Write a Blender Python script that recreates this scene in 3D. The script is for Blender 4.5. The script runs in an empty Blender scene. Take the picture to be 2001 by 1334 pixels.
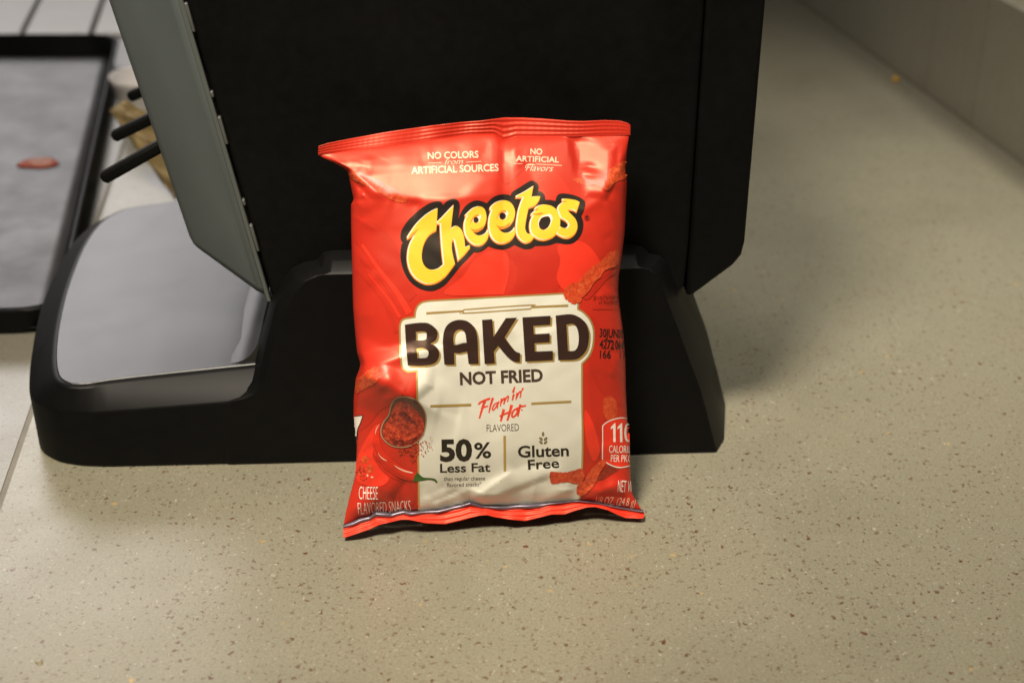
import bpy, bmesh, math, random
import numpy as np
from mathutils import Vector, Matrix
from mathutils.geometry import tessellate_polygon

random.seed(7)
S = bpy.context.scene
COL = S.collection

# ------------------------------------------------------------------ camera, world, lamps, exposure
F, PITCH, CAMH = 2779.0, math.radians(27.8), 0.373       # focal length in photo pixels, tilt, height in metres
cam_d = bpy.data.cameras.new("camera"); cam = bpy.data.objects.new("camera", cam_d); COL.objects.link(cam)
cam_d.sensor_width = 36.0; cam_d.lens = F / 2001.0 * 36.0
cam_d.clip_start = 0.01; cam_d.clip_end = 50.0
cam.location = (0, 0, CAMH); cam.rotation_euler = (math.pi / 2 - PITCH, 0, 0)
cam_d.dof.use_dof = True; cam_d.dof.focus_distance = 0.63; cam_d.dof.aperture_fstop = 8.0
S.camera = cam

W = bpy.data.worlds.new("World"); S.world = W; W.use_nodes = True
W.node_tree.nodes["Background"].inputs[0].default_value = (1.0, 0.92, 0.80, 1)
W.node_tree.nodes["Background"].inputs[1].default_value = 0.07

def lamp(name, loc, target, size, watts, color, spread=180, size_y=None):
    l = bpy.data.lights.new(name, 'AREA'); o = bpy.data.objects.new(name, l); COL.objects.link(o)
    l.shape = 'RECTANGLE' if size_y else 'DISK'; l.size = size
    if size_y: l.size_y = size_y
    l.energy = watts; l.color = color; l.spread = math.radians(spread)
    o.location = loc
    o.rotation_euler = (Vector(target) - Vector(loc)).to_track_quat('-Z', 'Y').to_euler()
    return o
lamp("ceiling_lamp", (-0.28, 0.02, 1.30), (-0.02, 0.58, 0.0), 0.30, 3.55, (1.0, 0.88, 0.71), spread=55)
lamp("window_light", (-1.10, 2.4, 1.0), (-0.50, 0.85, 0.0), 1.2, 1.75, (1.0, 0.955, 0.95), spread=47, size_y=1.0)
lamp("second_ceiling_lamp", (0.75, 0.50, 1.50), (0.27, 0.84, 0.0), 0.40, 0.82, (1.0, 0.93, 0.80), spread=30)

S.view_settings.view_transform = 'Standard'; S.view_settings.look = 'None'
S.view_settings.exposure = 0.0; S.view_settings.gamma = 1.0
S.view_settings.use_curve_mapping = False
S.cycles.max_bounces = 6

# ------------------------------------------------------------------ geometry from photo pixels
CP, SP = math.cos(PITCH), math.sin(PITCH)
CAM = np.array([0, 0, CAMH])
def rays(x, y):
    x = np.asarray(x, float); y = np.asarray(y, float)
    u = (x - 1000.5) / F; v = -(y - 667.0) / F
    return np.stack([u, CP + v * SP, -SP + v * CP], -1)
def on_z(x, y, z=0.0):
    d = rays(x, y); return CAM + d * ((z - CAMH) / d[2])

# ------------------------------------------------------------------ object helpers
def thing(name, label, cat, loc=(0, 0, 0), group=None):
    o = bpy.data.objects.new(name, None); COL.objects.link(o); o.location = loc
    o.empty_display_size = 0.02
    return tag(o, label, cat, group)
def tag(o, label=None, cat=None, group=None, kind=None):
    if label: o["label"] = label
    if cat: o["category"] = cat
    if group: o["group"] = group
    if kind: o["kind"] = kind
    return o
def root_loc(o):
    l = Vector(o.location)
    while o.parent: o = o.parent; l += Vector(o.location)
    return l
def mesh_obj(name, verts, faces, mat, parent=None, smooth=False, loc=None, kind=None):
    """verts in world space; the object's origin is its parent's (or loc)"""
    off = root_loc(parent) if parent else Vector(loc or (0, 0, 0))
    me = bpy.data.meshes.new(name)
    me.from_pydata([tuple(np.asarray(v, float) - np.array(off)) for v in verts], [], [tuple(f) for f in faces])
    me.validate(); me.update()
    bm = bmesh.new(); bm.from_mesh(me); bmesh.ops.recalc_face_normals(bm, faces=bm.faces); bm.to_mesh(me); bm.free()
    o = bpy.data.objects.new(name, me); COL.objects.link(o)
    if mat: me.materials.append(mat)
    if parent: o.parent = parent
    else: o.location = off
    if smooth: me.polygons.foreach_set("use_smooth", [True] * len(me.polygons))
    if kind: o["kind"] = kind
    return o
def bevel(o, w, seg=3, ang=30):
    m = o.modifiers.new("edge", 'BEVEL'); m.width = w; m.segments = seg; m.limit_method = 'ANGLE'
    m.angle_limit = math.radians(ang); m.harden_normals = False
    o.data.polygons.foreach_set("use_smooth", [True] * len(o.data.polygons))
    try:
        o.data.set_sharp_from_angle(angle=math.radians(50))
    except Exception: pass
    return o
def prism(pts0, pts1):
    """two matching rings of 3-D points -> closed solid"""
    n = len(pts0); v = list(pts0) + list(pts1)
    f = [tuple(range(n)), tuple(range(2 * n - 1, n - 1, -1))]
    f += [(i, (i + 1) % n, n + (i + 1) % n, n + i) for i in range(n)]
    return v, f
def loft(rings, cap=True):
    n = len(rings[0]); v = [p for r in rings for p in r]; f = []
    for k in range(len(rings) - 1):
        f += [(k * n + i, k * n + (i + 1) % n, (k + 1) * n + (i + 1) % n, (k + 1) * n + i) for i in range(n)]
    if cap: f += [tuple(range(n)), tuple(range(len(v) - 1, len(v) - n - 1, -1))]
    return v, f

# ------------------------------------------------------------------ materials
def new_mat(name):
    m = bpy.data.materials.new(name); m.use_nodes = True
    nt = m.node_tree; return m, nt, nt.nodes["Principled BSDF"]
def N(nt, t, **kw):
    n = nt.nodes.new(t)
    for k, v in kw.items(): setattr(n, k, v)
    return n
def L(nt, a, b): nt.links.new(a, b)
def ramp(nt, fac, stops, interp='LINEAR'):
    r = N(nt, "ShaderNodeValToRGB"); r.color_ramp.interpolation = interp
    el = r.color_ramp.elements
    while len(el) < len(stops): el.new(0.5)
    for e, (p, c) in zip(el, stops): e.position = p; e.color = (c[0], c[1], c[2], 1)
    L(nt, fac, r.inputs[0]); return r.outputs[0]
def mix(nt, fac, a, b, mode='MIX'):
    m = N(nt, "ShaderNodeMix", data_type='RGBA', blend_type=mode)
    for s, v in ((m.inputs[0], fac), (m.inputs[6], a), (m.inputs[7], b)):
        if hasattr(v, "is_linked"): L(nt, v, s)
        else: s.default_value = v if isinstance(v, float) else (v[0], v[1], v[2], 1)
    return m.outputs[2]
def noise(nt, vec, scale, detail=3, rough=0.55):
    n = N(nt, "ShaderNodeTexNoise"); n.inputs["Scale"].default_value = scale
    n.inputs["Detail"].default_value = detail; n.inputs["Roughness"].default_value = rough
    L(nt, vec, n.inputs["Vector"]); return n
def bump(nt, b, height, strength, dist):
    n = N(nt, "ShaderNodeBump"); n.inputs["Strength"].default_value = strength
    n.inputs["Distance"].default_value = dist; L(nt, height, n.inputs["Height"]); L(nt, n.outputs[0], b.inputs["Normal"])
def simple(name, col, rough=0.5, metal=0.0, spec=0.5, var=0.12, vscale=60, bumpd=0.0, bscale=900, coat=0.0):
    m, nt, b = new_mat(name)
    pos = N(nt, "ShaderNodeNewGeometry").outputs["Position"]
    n = noise(nt, pos, vscale)
    c = ramp(nt, n.outputs["Fac"], [(0.3, [x * (1 - var) for x in col]), (0.7, [min(1, x * (1 + var)) for x in col])])
    L(nt, c, b.inputs["Base Color"])
    b.inputs["Roughness"].default_value = rough; b.inputs["Metallic"].default_value = metal
    b.inputs["Specular IOR Level"].default_value = spec; b.inputs["Coat Weight"].default_value = coat
    if bumpd: bump(nt, b, noise(nt, pos, bscale, 2).outputs["Fac"], 1.0, bumpd)
    return m

def countertop_mat(name, base, speck=1.0, rough=0.33):
    m, nt, b = new_mat(name)
    pos = N(nt, "ShaderNodeNewGeometry").outputs["Position"]
    big = noise(nt, pos, 9, 4).outputs["Fac"]
    col = ramp(nt, big, [(0.3, [c * 0.93 for c in base]), (0.7, [c * 1.06 for c in base])])
    fine = noise(nt, pos, 900, 3, 0.7).outputs["Fac"]
    col = mix(nt, 0.5, col, ramp(nt, fine, [(0.34, [c * 0.70 for c in base]), (0.66, [min(1, c * 1.26) for c in base])]))
    warp = noise(nt, pos, 420, 2)
    wv = N(nt, "ShaderNodeVectorMath", operation='MULTIPLY_ADD')
    L(nt, warp.outputs["Color"], wv.inputs[0]); wv.inputs[1].default_value = (0.0045, 0.0045, 0.0045); L(nt, pos, wv.inputs[2])
    def specks(col, scale, r0, r1, keep, c, strength, seed):
        ad = N(nt, "ShaderNodeVectorMath", operation='ADD'); L(nt, wv.outputs[0], ad.inputs[0]); ad.inputs[1].default_value = (seed, seed * 1.7, 0.0)
        v = N(nt, "ShaderNodeTexVoronoi", voronoi_dimensions='2D'); v.inputs["Scale"].default_value = scale; L(nt, ad.outputs[0], v.inputs["Vector"])
        v.inputs["Randomness"].default_value = 1.0
        sep = N(nt, "ShaderNodeSeparateColor"); L(nt, v.outputs["Color"], sep.inputs[0])
        size = N(nt, "ShaderNodeMapRange"); L(nt, sep.outputs[1], size.inputs[0]); size.inputs[3].default_value = r0; size.inputs[4].default_value = r1
        lt = N(nt, "ShaderNodeMath", operation='SUBTRACT'); L(nt, size.outputs[0], lt.inputs[0]); L(nt, v.outputs["Distance"], lt.inputs[1])
        sm = N(nt, "ShaderNodeMapRange"); L(nt, lt.outputs[0], sm.inputs[0]); sm.inputs[1].default_value = -0.015; sm.inputs[2].default_value = 0.12
        k = N(nt, "ShaderNodeMath", operation='LESS_THAN'); L(nt, sep.outputs[0], k.inputs[0]); k.inputs[1].default_value = keep
        f = N(nt, "ShaderNodeMath", operation='MULTIPLY'); L(nt, sm.outputs[0], f.inputs[0]); L(nt, k.outputs[0], f.inputs[1])
        a = N(nt, "ShaderNodeMapRange"); L(nt, sep.outputs[2], a.inputs[0]); a.inputs[3].default_value = strength * 0.35; a.inputs[4].default_value = strength
        g = N(nt, "ShaderNodeMath", operation='MULTIPLY'); L(nt, f.outputs[0], g.inputs[0]); L(nt, a.outputs[0], g.inputs[1])
        return mix(nt, g.outputs[0], col, c)
    if speck:
        col = specks(col, 300, 0.06, 0.27, 0.60, (0.080, 0.026, 0.010), 0.88 * speck, 0.3)
        col = specks(col, 185, 0.04, 0.22, 0.36, (0.080, 0.020, 0.008), 0.98 * speck, 4.1)
        col = specks(col, 520, 0.10, 0.30, 0.50, (0.10, 0.055, 0.022), 0.55 * speck, 1.9)
        col = specks(col, 260, 0.05, 0.22, 0.06, (0.55, 0.53, 0.46), 0.5 * speck, 2.7)
        col = specks(col, 800, 0.12, 0.30, 0.12, (0.50, 0.48, 0.41), 0.7 * speck, 6.2)
        col = specks(col, 110, 0.05, 0.16, 0.03, (0.55, 0.33, 0.06), 0.8 * speck, 8.8)
    stain = noise(nt, pos, 5.5, 6, 0.62).outputs["Fac"]
    col = mix(nt, 1.0, col, ramp(nt, stain, [(0.32, (0.86, 0.86, 0.85)), (0.5, (1, 1, 1)), (0.68, (1.0, 0.985, 0.95))]), 'MULTIPLY')
    L(nt, col, b.inputs["Base Color"])
    rn = N(nt, "ShaderNodeMapRange"); L(nt, noise(nt, pos, 35, 4).outputs["Fac"], rn.inputs[0])
    rn.inputs[3].default_value = rough - 0.06; rn.inputs[4].default_value = rough + 0.08
    L(nt, rn.outputs[0], b.inputs["Roughness"])
    bump(nt, b, noise(nt, pos, 1500, 2).outputs["Fac"], 0.5, 0.00002)
    return m

M = {}
M["counter"] = countertop_mat("speckled_solid_surface", (0.219, 0.208, 0.154))
M["counter_left"] = countertop_mat("pale_solid_surface", (0.19, 0.183, 0.150), speck=0.6)
M["splash"] = countertop_mat("backsplash_surface", (0.24, 0.225, 0.165), speck=0.5)
M["caulk"] = simple("joint_filler", (0.17, 0.155, 0.12), 0.6)
M["plank"] = simple("white_plank", (0.88, 0.85, 0.79), 0.5, var=0.05, vscale=20)
M["gap"] = simple("plank_gap", (0.10, 0.08, 0.05), 0.9)
M["black"] = simple("black_textured_plastic", (0.0032, 0.0032, 0.0030), 0.50, spec=0.12, var=0.2, vscale=200, bumpd=0.00002, bscale=2600)
M["black_smooth"] = simple("black_satin_plastic", (0.0055, 0.0055, 0.0062), 0.40, spec=0.88, var=0.2, vscale=120, bumpd=0.000040, bscale=2600)
M["black_edge"] = simple("black_moulded_plastic", (0.0030, 0.0030, 0.0030), 0.48, spec=0.14, var=0.2, vscale=120, bumpd=0.000014, bscale=2600)
m_, nt_, b_ = M["black_smooth"], M["black_smooth"].node_tree, M["black_smooth"].node_tree.nodes["Principled BSDF"]
p_ = N(nt_, "ShaderNodeNewGeometry").outputs["Position"]
r_ = N(nt_, "ShaderNodeMapRange"); L(nt_, noise(nt_, p_, 30, 6, 0.65).outputs["Fac"], r_.inputs[0])
r_.inputs[1].default_value = 0.3; r_.inputs[2].default_value = 0.7; r_.inputs[3].default_value = 0.40; r_.inputs[4].default_value = 0.435; L(nt_, r_.outputs[0], b_.inputs["Roughness"])
m_, nt_, b_ = M["black"], M["black"].node_tree, M["black"].node_tree.nodes["Principled BSDF"]
p_ = N(nt_, "ShaderNodeNewGeometry").outputs["Position"]
r_ = N(nt_, "ShaderNodeMapRange"); L(nt_, noise(nt_, p_, 18, 6, 0.7).outputs["Fac"], r_.inputs[0])
r_.inputs[1].default_value = 0.3; r_.inputs[2].default_value = 0.7; r_.inputs[3].default_value = 0.36; r_.inputs[4].default_value = 0.62; L(nt_, r_.outputs[0], b_.inputs["Roughness"])
M["bezel"] = simple("grey_green_plastic", (0.088, 0.104, 0.104), 0.55, var=0.05, vscale=30, bumpd=0.000012, bscale=2500)
M["trim"] = simple("pale_grey_edge_plastic", (0.085, 0.095, 0.088), 0.5, var=0.05)
M["clip"] = simple("pale_clip_plastic", (0.085, 0.088, 0.083), 0.4, var=0.1)
M["tray"] = simple("black_tray_metal", (0.008, 0.009, 0.010), 0.5, var=0.3, vscale=40, spec=0.10)

# ------------------------------------------------------------------ the setting: countertop, joint, backsplash
YAW = math.radians(9.7)
def slab(name, corners, z0, z1, mat, kind="structure", parent=None):
    v, f = prism([(x, y, z0) for x, y in corners], [(x, y, z1) for x, y in corners])
    return mesh_obj(name, v, f, mat, parent, kind=kind)
def seam_x(y): return -0.2346 + (y - 0.54) * (-0.1225)
def wall_x(y): return 0.2956 + (y - 1.463) * (-0.172)
jw = 0.0030
slab("countertop", [(seam_x(-0.6) , -0.6), (wall_x(-0.6), -0.6), (wall_x(2.4), 2.4), (seam_x(2.4), 2.4)], -0.03, 0.0, M["counter"])
slab("countertop_joint", [(seam_x(-0.6) - jw, -0.6), (seam_x(-0.6) - 0.0001, -0.6), (seam_x(2.4) - 0.0001, 2.4), (seam_x(2.4) - jw, 2.4)], -0.03, -0.0006, M["caulk"])
slab("countertop_left", [(-1.3, -0.6), (seam_x(-0.6) - jw - 0.0001, -0.6), (seam_x(1.32) - jw - 0.0001, 1.32), (-1.3, 1.32)], -0.03, -0.0002, M["counter_left"])
wt = 0.022
b = mesh_obj("backsplash", *prism([(wall_x(-0.6) + 0.0002, -0.6, -0.03), (wall_x(2.4) + 0.0002, 2.4, -0.03), (wall_x(2.4) + wt, 2.4, -0.03), (wall_x(-0.6) + wt, -0.6, -0.03)],
                              [(wall_x(-0.6) + 0.0002, -0.6, 0.1050), (wall_x(2.4) + 0.0002, 2.4, 0.1050), (wall_x(2.4) + wt, 2.4, 0.1050), (wall_x(-0.6) + wt, -0.6, 0.1050)]), M["splash"])
bevel(b, 0.003, 3)
slab("backsplash_joint", [(wall_x(-0.6) - 0.0022, -0.6), (wall_x(-0.6) - 0.0001, -0.6), (wall_x(2.4) - 0.0001, 2.4), (wall_x(2.4) - 0.0022, 2.4)], 0.0001, 0.0012, M["caulk"])
tag(b, "upright speckled backsplash along the right edge of the countertop", "backsplash")
# white planks beyond the tray, running away from the camera
tp = thing("plank_shelf", "white planked surface behind the black tray at top left", "shelf", (-0.55, 1.5, 0))
slab("plank_bed", [(-1.25, 1.33), (seam_x(1.33) - 0.006, 1.33), (seam_x(2.3) - 0.006, 2.3), (-1.35, 2.3)], -0.03, -0.006, M["gap"], None, tp)
for k in range(-2, 8):
    x0 = -0.4718 - 0.0661 * (k - 1) + 0.0022; x1 = x0 + 0.0661 - 0.0044
    sl = -0.1655
    q = [(x0 + (1.335 - 1.3615) * sl, 1.335), (x1 + (1.335 - 1.3615) * sl, 1.335), (x1 + (2.25 - 1.3615) * sl, 2.25), (x0 + (2.25 - 1.3615) * sl, 2.25)]
    if q[1][0] > seam_x(1.335) - 0.004: continue
    bevel(slab("plank", q, -0.0055, 0.0, M["plank"], None, tp), 0.0012, 2)

# ------------------------------------------------------------------ countertop machine
m0 = on_z(200, 915); m1 = on_z(1395, 885)
e1 = (m1 - m0) / np.linalg.norm(m1 - m0); e2 = np.array([-e1[1], e1[0], 0.0]); e3 = np.array([0, 0, 1.0])
def mw(a, b_, z): return m0 + e1 * a + e2 * b_ + e3 * z
mach = thing("countertop_machine", "tall black machine with grey front panel and low base behind the red bag", "machine", tuple(mw(0.12, 0.12, 0)))

def smooth_closed(pts, sub=4):
    """Catmull-Rom through points; a third element 'c' marks a corner"""
    n = len(pts); out = []
    P = [np.array(p[:2], float) for p in pts]; C = [len(p) > 2 for p in pts]
    for i in range(n):
        p1, p2 = P[i], P[(i + 1) % n]
        p0 = P[i - 1] if not C[i] else 2 * p1 - p2
        p3 = P[(i + 2) % n] if not C[(i + 1) % n] else 2 * p2 - p1
        if C[i] and C[(i + 1) % n]: out.append(p1); continue
        for k in range(sub):
            t = k / sub
            out.append(0.5 * ((2 * p1) + (-p0 + p2) * t + (2 * p0 - 5 * p1 + 4 * p2 - p3) * t * t + (-p0 + 3 * p1 - 3 * p2 + p3) * t ** 3))
    return out

rim = [(0.15, 0.0, 'c'), (0.02, 0.0), (-0.004, 0.0008), (-0.0150, 0.0030), (-0.0245, 0.0075), (-0.0335, 0.0175), (-0.0392, 0.0364), (-0.0446, 0.0633), (-0.0512, 0.104),
       (-0.0544, 0.1422), (-0.0555, 0.1837), (-0.0530, 0.212), (-0.0440, 0.2370), (-0.025, 0.2500), (0.02, 0.2565), (0.15, 0.2600, 'c')]
plat = [(0.15, 0.0165, 'c'), (0.02, 0.0105), (-0.002, 0.0075), (-0.0085, 0.0072), (-0.0135, 0.0088), (-0.0200, 0.0165), (-0.0262, 0.0370), (-0.0321, 0.0678), (-0.0373, 0.1070),
        (-0.0402, 0.1440), (-0.0412, 0.1760), (-0.0390, 0.2020), (-0.0330, 0.2190), (-0.020, 0.2300), (0.02, 0.2390), (0.15, 0.2450, 'c')]
def offset_ring(p, d):
    p = [np.array(q) for q in p]; n = len(p); out = []
    for i in range(n):
        t = p[(i + 1) % n] - p[i - 1]; t /= np.hypot(*t) + 1e-9
        nn = np.array([-t[1], t[0]]); c = np.array([0.05, 0.12]) - p[i]
        out.append(p[i] + nn * d * (1 if nn @ c > 0 else -1))
    return out
R_ = smooth_closed(rim); P_ = smooth_closed(plat)
tilt = lambda a: 0.07 * min(max(a, 0), 0.08)
rings = [[mw(a * 1.0, b_ + 0.0006, 0.0) for a, b_ in R_],
         [mw(a, b_, 0.0305 + tilt(a)) for a, b_ in R_]]
rings.append([mw(a, b_, 0.0415 + tilt(a)) for a, b_ in P_])
v, f = loft(rings)
bs = mesh_obj("base", v, f, M["black_edge"], mach); bevel(bs, 0.0012, 2, 22)
PQ = [np.array(p) for p in offset_ring(P_, 0.0016)]
v, f = prism([mw(p[0], p[1], 0.0405 + tilt(p[0])) for p in PQ], [mw(p[0], p[1], 0.0421 + tilt(p[0])) for p in PQ])
bevel(mesh_obj("platform", v, f, M["black_smooth"], mach), 0.0006, 2)
# pedestal
prof = [  # z, a_left, a_right, near b
    (0.0005, 0.0600, 0.2975, -0.0006), (0.030, 0.0600, 0.2890, -0.0006), (0.0355, 0.0640, 0.2873, -0.0006), (0.0368, 0.0700, 0.2868, -0.0006), (0.0390, 0.0752, 0.2860, -0.0006), (0.0425, 0.0793, 0.2846, -0.0006), (0.047, 0.0820, 0.2828, -0.0006),
    (0.064, 0.0872, 0.2765, -0.0006), (0.082, 0.0925, 0.2693, -0.0006), (0.092, 0.0985, 0.2657, -0.0006), (0.0970, 0.1030, 0.2635, -0.0006), (0.0998, 0.1085, 0.2605, -0.0006), (0.1010, 0.1150, 0.2550, -0.0006),
    (0.1045, 0.1160, 0.2540, 0.006), (0.1055, 0.1170, 0.2530, 0.013)]
rings = []
for z, al, ar, nb in prof:
    nb = -0.00008 if nb < 0 else nb
    rings.append([mw(al, nb, z), mw(al - 0.004, nb + 0.005, z), mw(al - 0.007, nb + 0.016, z), mw(al - 0.007, 0.235, z), mw(ar + 0.012, 0.235, z), mw(ar + 0.0135, 0.064, z), mw(ar + 0.0125, 0.045, z), mw(ar + 0.0058, nb + 0.0116, z), mw(ar, nb, z)])
v, f = loft(rings)
ped = mesh_obj("pedestal", v, f, M["black_edge"], mach); bevel(ped, 0.0010, 2, 18)
SM = simple("dull_smudge", (0.030, 0.029, 0.030), 0.75, spec=0.3)
for px, py, ra, rb in ((236, 676, 0.0042, 0.0022), (355, 468, 0.0011, 0.0011), (290, 684, 0.0008, 0.0008), (205, 708, 0.0009, 0.0009), (172, 690, 0.0006, 0.0006), (318, 590, 0.0006, 0.0006)):
    q = on_z(px, py, 0.0421); a_ = float((q - m0) @ e1); b_ = float((q - m0) @ e2); zz = 0.0421 + tilt(a_)
    ring = lambda k, z: [mw(a_ + ra * k * math.cos(t) * (1 + 0.12 * math.sin(3 * t)), b_ + rb * k * math.sin(t), z) for t in [6.28318 * i / 18 for i in range(18)]]
    v, f = loft([ring(1, zz - 0.0001), ring(0.95, zz + 0.00010)]); mesh_obj("smudge", v, f, SM, mach)
# hollow fillet where platform and pedestal meet
fil = []
for k in range(9):
    t = k / 8; fil.append(((1 - t) ** 2 * 0.0630 + 2 * t * (1 - t) * 0.0730 + t * t * 0.0770, (1 - t) ** 2 * 0.0466 + 2 * t * (1 - t) * 0.0472 + t * t * 0.0570))
ring_ = fil + [(0.0845, 0.0560), (0.0845, 0.0400), (0.063, 0.0400)]
v, f = prism([mw(a, 0.0172, z) for a, z in ring_], [mw(a, 0.233, z) for a, z in ring_])
fo = mesh_obj("platform_fillet", v, f, M["black_smooth"], mach, smooth=True); fo.data.set_sharp_from_angle(angle=math.radians(35))
# body seen from its side
def aleft(z): return 0.0582 + (0.2215 - z) * 0.1828
ZT = 0.34
def side_solid(name, poly, b0, b1, mat, bev):
    v, f = prism([mw(a, b0, z) for a, z in poly], [mw(a, b1, z) for a, z in poly])
    return bevel(mesh_obj(name, v, f, mat, mach), bev, 3)
side_solid("side_panel", [(aleft(0.0771) + 0.002, 0.0785), (0.094, 0.0765), (0.2755, 0.0780), (0.2795, 0.0830), (0.2803, 0.1044), (0.2808, ZT), (aleft(ZT) + 0.002, ZT)], 0.015, 0.240, M["black"], 0.0022)
side_solid("back_cover", [(0.2806, 0.0772), (0.2840, 0.0785), (0.3020, 0.0935), (0.3055, 0.0985), (0.3066, 0.1050), (0.3072, ZT), (0.2813, ZT)], 0.0156, 0.238, M["black"], 0.0022)
# grey front panel: a tapering frame that faces left
zb = 0.0771; DF = (0.0441, 0.0925)
def cfront(z): return DF[0] - (z - DF[1]) * 0.204
v = [mw(aleft(zb), 0.016, zb), mw(aleft(ZT), 0.016, ZT), mw(cfront(ZT), 0.050, ZT), mw(DF[0], 0.050, DF[1]),
     mw(aleft(zb), 0.239, zb), mw(aleft(ZT), 0.239, ZT), mw(cfront(ZT), 0.205, ZT), mw(DF[0], 0.205, DF[1])]
f = [(0, 1, 2, 3), (4, 7, 6, 5), (0, 3, 7, 4), (1, 5, 6, 2), (2, 6, 7, 3), (0, 4, 5, 1)]
bevel(mesh_obj("front_panel", v, f, M["bezel"], mach), 0.0065, 5)
# display glass on the front panel's face
v, f = prism([mw(cfront(z) + 0.0002, b_, z) for z, b_ in ((0.110, 0.062), (ZT - 0.012, 0.062), (ZT - 0.012, 0.193), (0.110, 0.193))],
             [mw(cfront(z) - 0.0012, b_, z) for z, b_ in ((0.110, 0.062), (ZT - 0.012, 0.062), (ZT - 0.012, 0.193), (0.110, 0.193))])
mesh_obj("front_glass", v, f, simple("dark_glass", (0.01, 0.011, 0.012), 0.12), mach)
# pale edge strip, slots and clips where front panel and side panel meet
def strip(name, z0, z1, d0, d1, b0, b1, mat, bev=0.0):
    pts = [(aleft(z0) + d0, z0), (aleft(z0) + d1, z0), (aleft(z1) + d1, z1), (aleft(z1) + d0, z1)]
    v, f = prism([mw(a, b0, z) for a, z in pts], [mw(a, b1, z) for a, z in pts])
    o = mesh_obj(name, v, f, mat, mach)
    return bevel(o, bev, 2) if bev else o
strip("edge_strip", 0.0800, ZT, -0.0006, 0.0016, 0.0146, 0.0170, M["trim"], 0.0004)
def zpx(y):      # height on the side plane for a photo row
    d = rays(400, y); t = ((m0 + e2 * 0.015 - CAM) @ e2) / (d @ e2); return float((CAM + d * t)[2])
for y0, y1, w in ((5, 62, 0.0042), (178, 190, 0.0040), (228, 282, 0.0042), (390, 402, 0.0040), (440, 492, 0.0042)):
    strip("clip", zpx(y1), zpx(y0), 0.0017, w - 0.0010, 0.0138, 0.0168, M["clip"], 0.0005)
for z in (0.245, 0.272, 0.300):
    strip("clip", z, z + 0.012, 0.0017, 0.0032, 0.0138, 0.0168, M["clip"], 0.0005)
# three prongs on the front panel
def bar(p0, p1, w, h):
    p0 = np.array(p0); p1 = np.array(p1); d = (p1 - p0) / np.linalg.norm(p1 - p0)
    s = e2 - d * (d @ e2); s /= np.linalg.norm(s); u = np.cross(d, s)
    prof = [(-1, -.6), (-.6, -1), (.6, -1), (1, -.6), (1, .6), (.6, 1), (-.6, 1), (-1, .6)]
    ring = lambda c, k: [c + s * w * x * k + u * h * y * k for x, y in prof]
    return loft([ring(p0, 0.55), ring(p0 + d * 0.0016, 1.0), ring(p1, 1.0)])
for b_, tip, root in ((0.072, (0.0012, 0.1205), (0.046, 0.1450)), (0.139, (-0.0075, 0.1180), (0.046, 0.1430)), (0.206, (-0.0120, 0.1180), (0.046, 0.1420))):
    v, f = bar(mw(tip[0], b_, tip[1]), mw(root[0], b_, root[1]), 0.0034, 0.0030)
    bevel(mesh_obj("prong", v, f, M["black"], mach), 0.0004, 2)

# ------------------------------------------------------------------ tray and its liner
TZ = 0.020                                                          # rim height; the right and far rims come from the photo
rn_, rf_ = on_z(118, 602, TZ)[:2], on_z(235, 65, TZ)[:2]
tc = [tuple(rn_), tuple(rf_), tuple(rf_ + np.array([-0.41, -0.005])), tuple(rn_ + np.array([-0.41, -0.016]))]
def round_poly(c, r, inset, seg=6):
    c = [np.array(p) for p in c]; n = len(c); out = []
    cen = sum(c) / n
    ins = []
    for i in range(n):
        p, a, b_ = c[i], c[i - 1], c[(i + 1) % n]
        u = (a - p) / np.linalg.norm(a - p); w = (b_ - p) / np.linalg.norm(b_ - p)
        s = abs(u[0] * w[1] - u[1] * w[0]); ins.append(p + (u + w) * inset / s)
    for i in range(n):
        p, a, b_ = ins[i], ins[i - 1], ins[(i + 1) % n]
        u = (a - p) / np.linalg.norm(a - p); w = (b_ - p) / np.linalg.norm(b_ - p)
        A, B = p + u * r, p + w * r
        for k in range(seg + 1):
            t = k / seg; out.append((1 - t) ** 2 * A + 2 * t * (1 - t) * p + t * t * B)
    return out
tray = thing("serving_tray", "large black tray with raised rim at the left edge", "tray", (-0.5, 0.97, 0))
T = lambda inset, r, z: [(p[0], p[1], z * TZ / 0.0256) for p in round_poly(tc, r, inset)]
v, f = loft([T(0.0090, .022, 0.0), T(0.0030, .024, 0.0210), T(0.0005, .026, 0.0218), T(0.0, .026, 0.0235), T(0.0008, .026, 0.0252), T(0.0022, .025, 0.0256), T(0.0036, .024, 0.0245), T(0.0085, .022, 0.0045), T(0.0095, .02, 0.0030)])
o = mesh_obj("tray_body", v, f, M["tray"], tray, smooth=True)
o.data.set_sharp_from_angle(angle=math.radians(55))
# greasy floor of the tray
m, nt, b = new_mat("greasy_tray_floor"); pos = N(nt, "ShaderNodeNewGeometry").outputs["Position"]
c = ramp(nt, noise(nt, pos, 14, 6, 0.6).outputs["Fac"], [(0.30, (0.012, 0.011, 0.011)), (0.5, (0.022, 0.020, 0.020)), (0.70, (0.040, 0.036, 0.036))])
L(nt, c, b.inputs["Base Color"])
rn = N(nt, "ShaderNodeMapRange"); L(nt, noise(nt, pos, 22, 6, 0.65).outputs["Fac"], rn.inputs[0]); rn.inputs[1].default_value = 0.3; rn.inputs[2].default_value = 0.7
rn.inputs[3].default_value = 0.38; rn.inputs[4].default_value = 0.50; b.inputs["Specular IOR Level"].default_value = 0.42; L(nt, rn.outputs[0], b.inputs["Roughness"]); M["liner"] = m
gx, gy = 40, 56
ins = round_poly(tc, 0.001, 0.0090, 1)
c4 = [ins[0], ins[2], ins[4], ins[6]]
vv, ff = [], []
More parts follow.
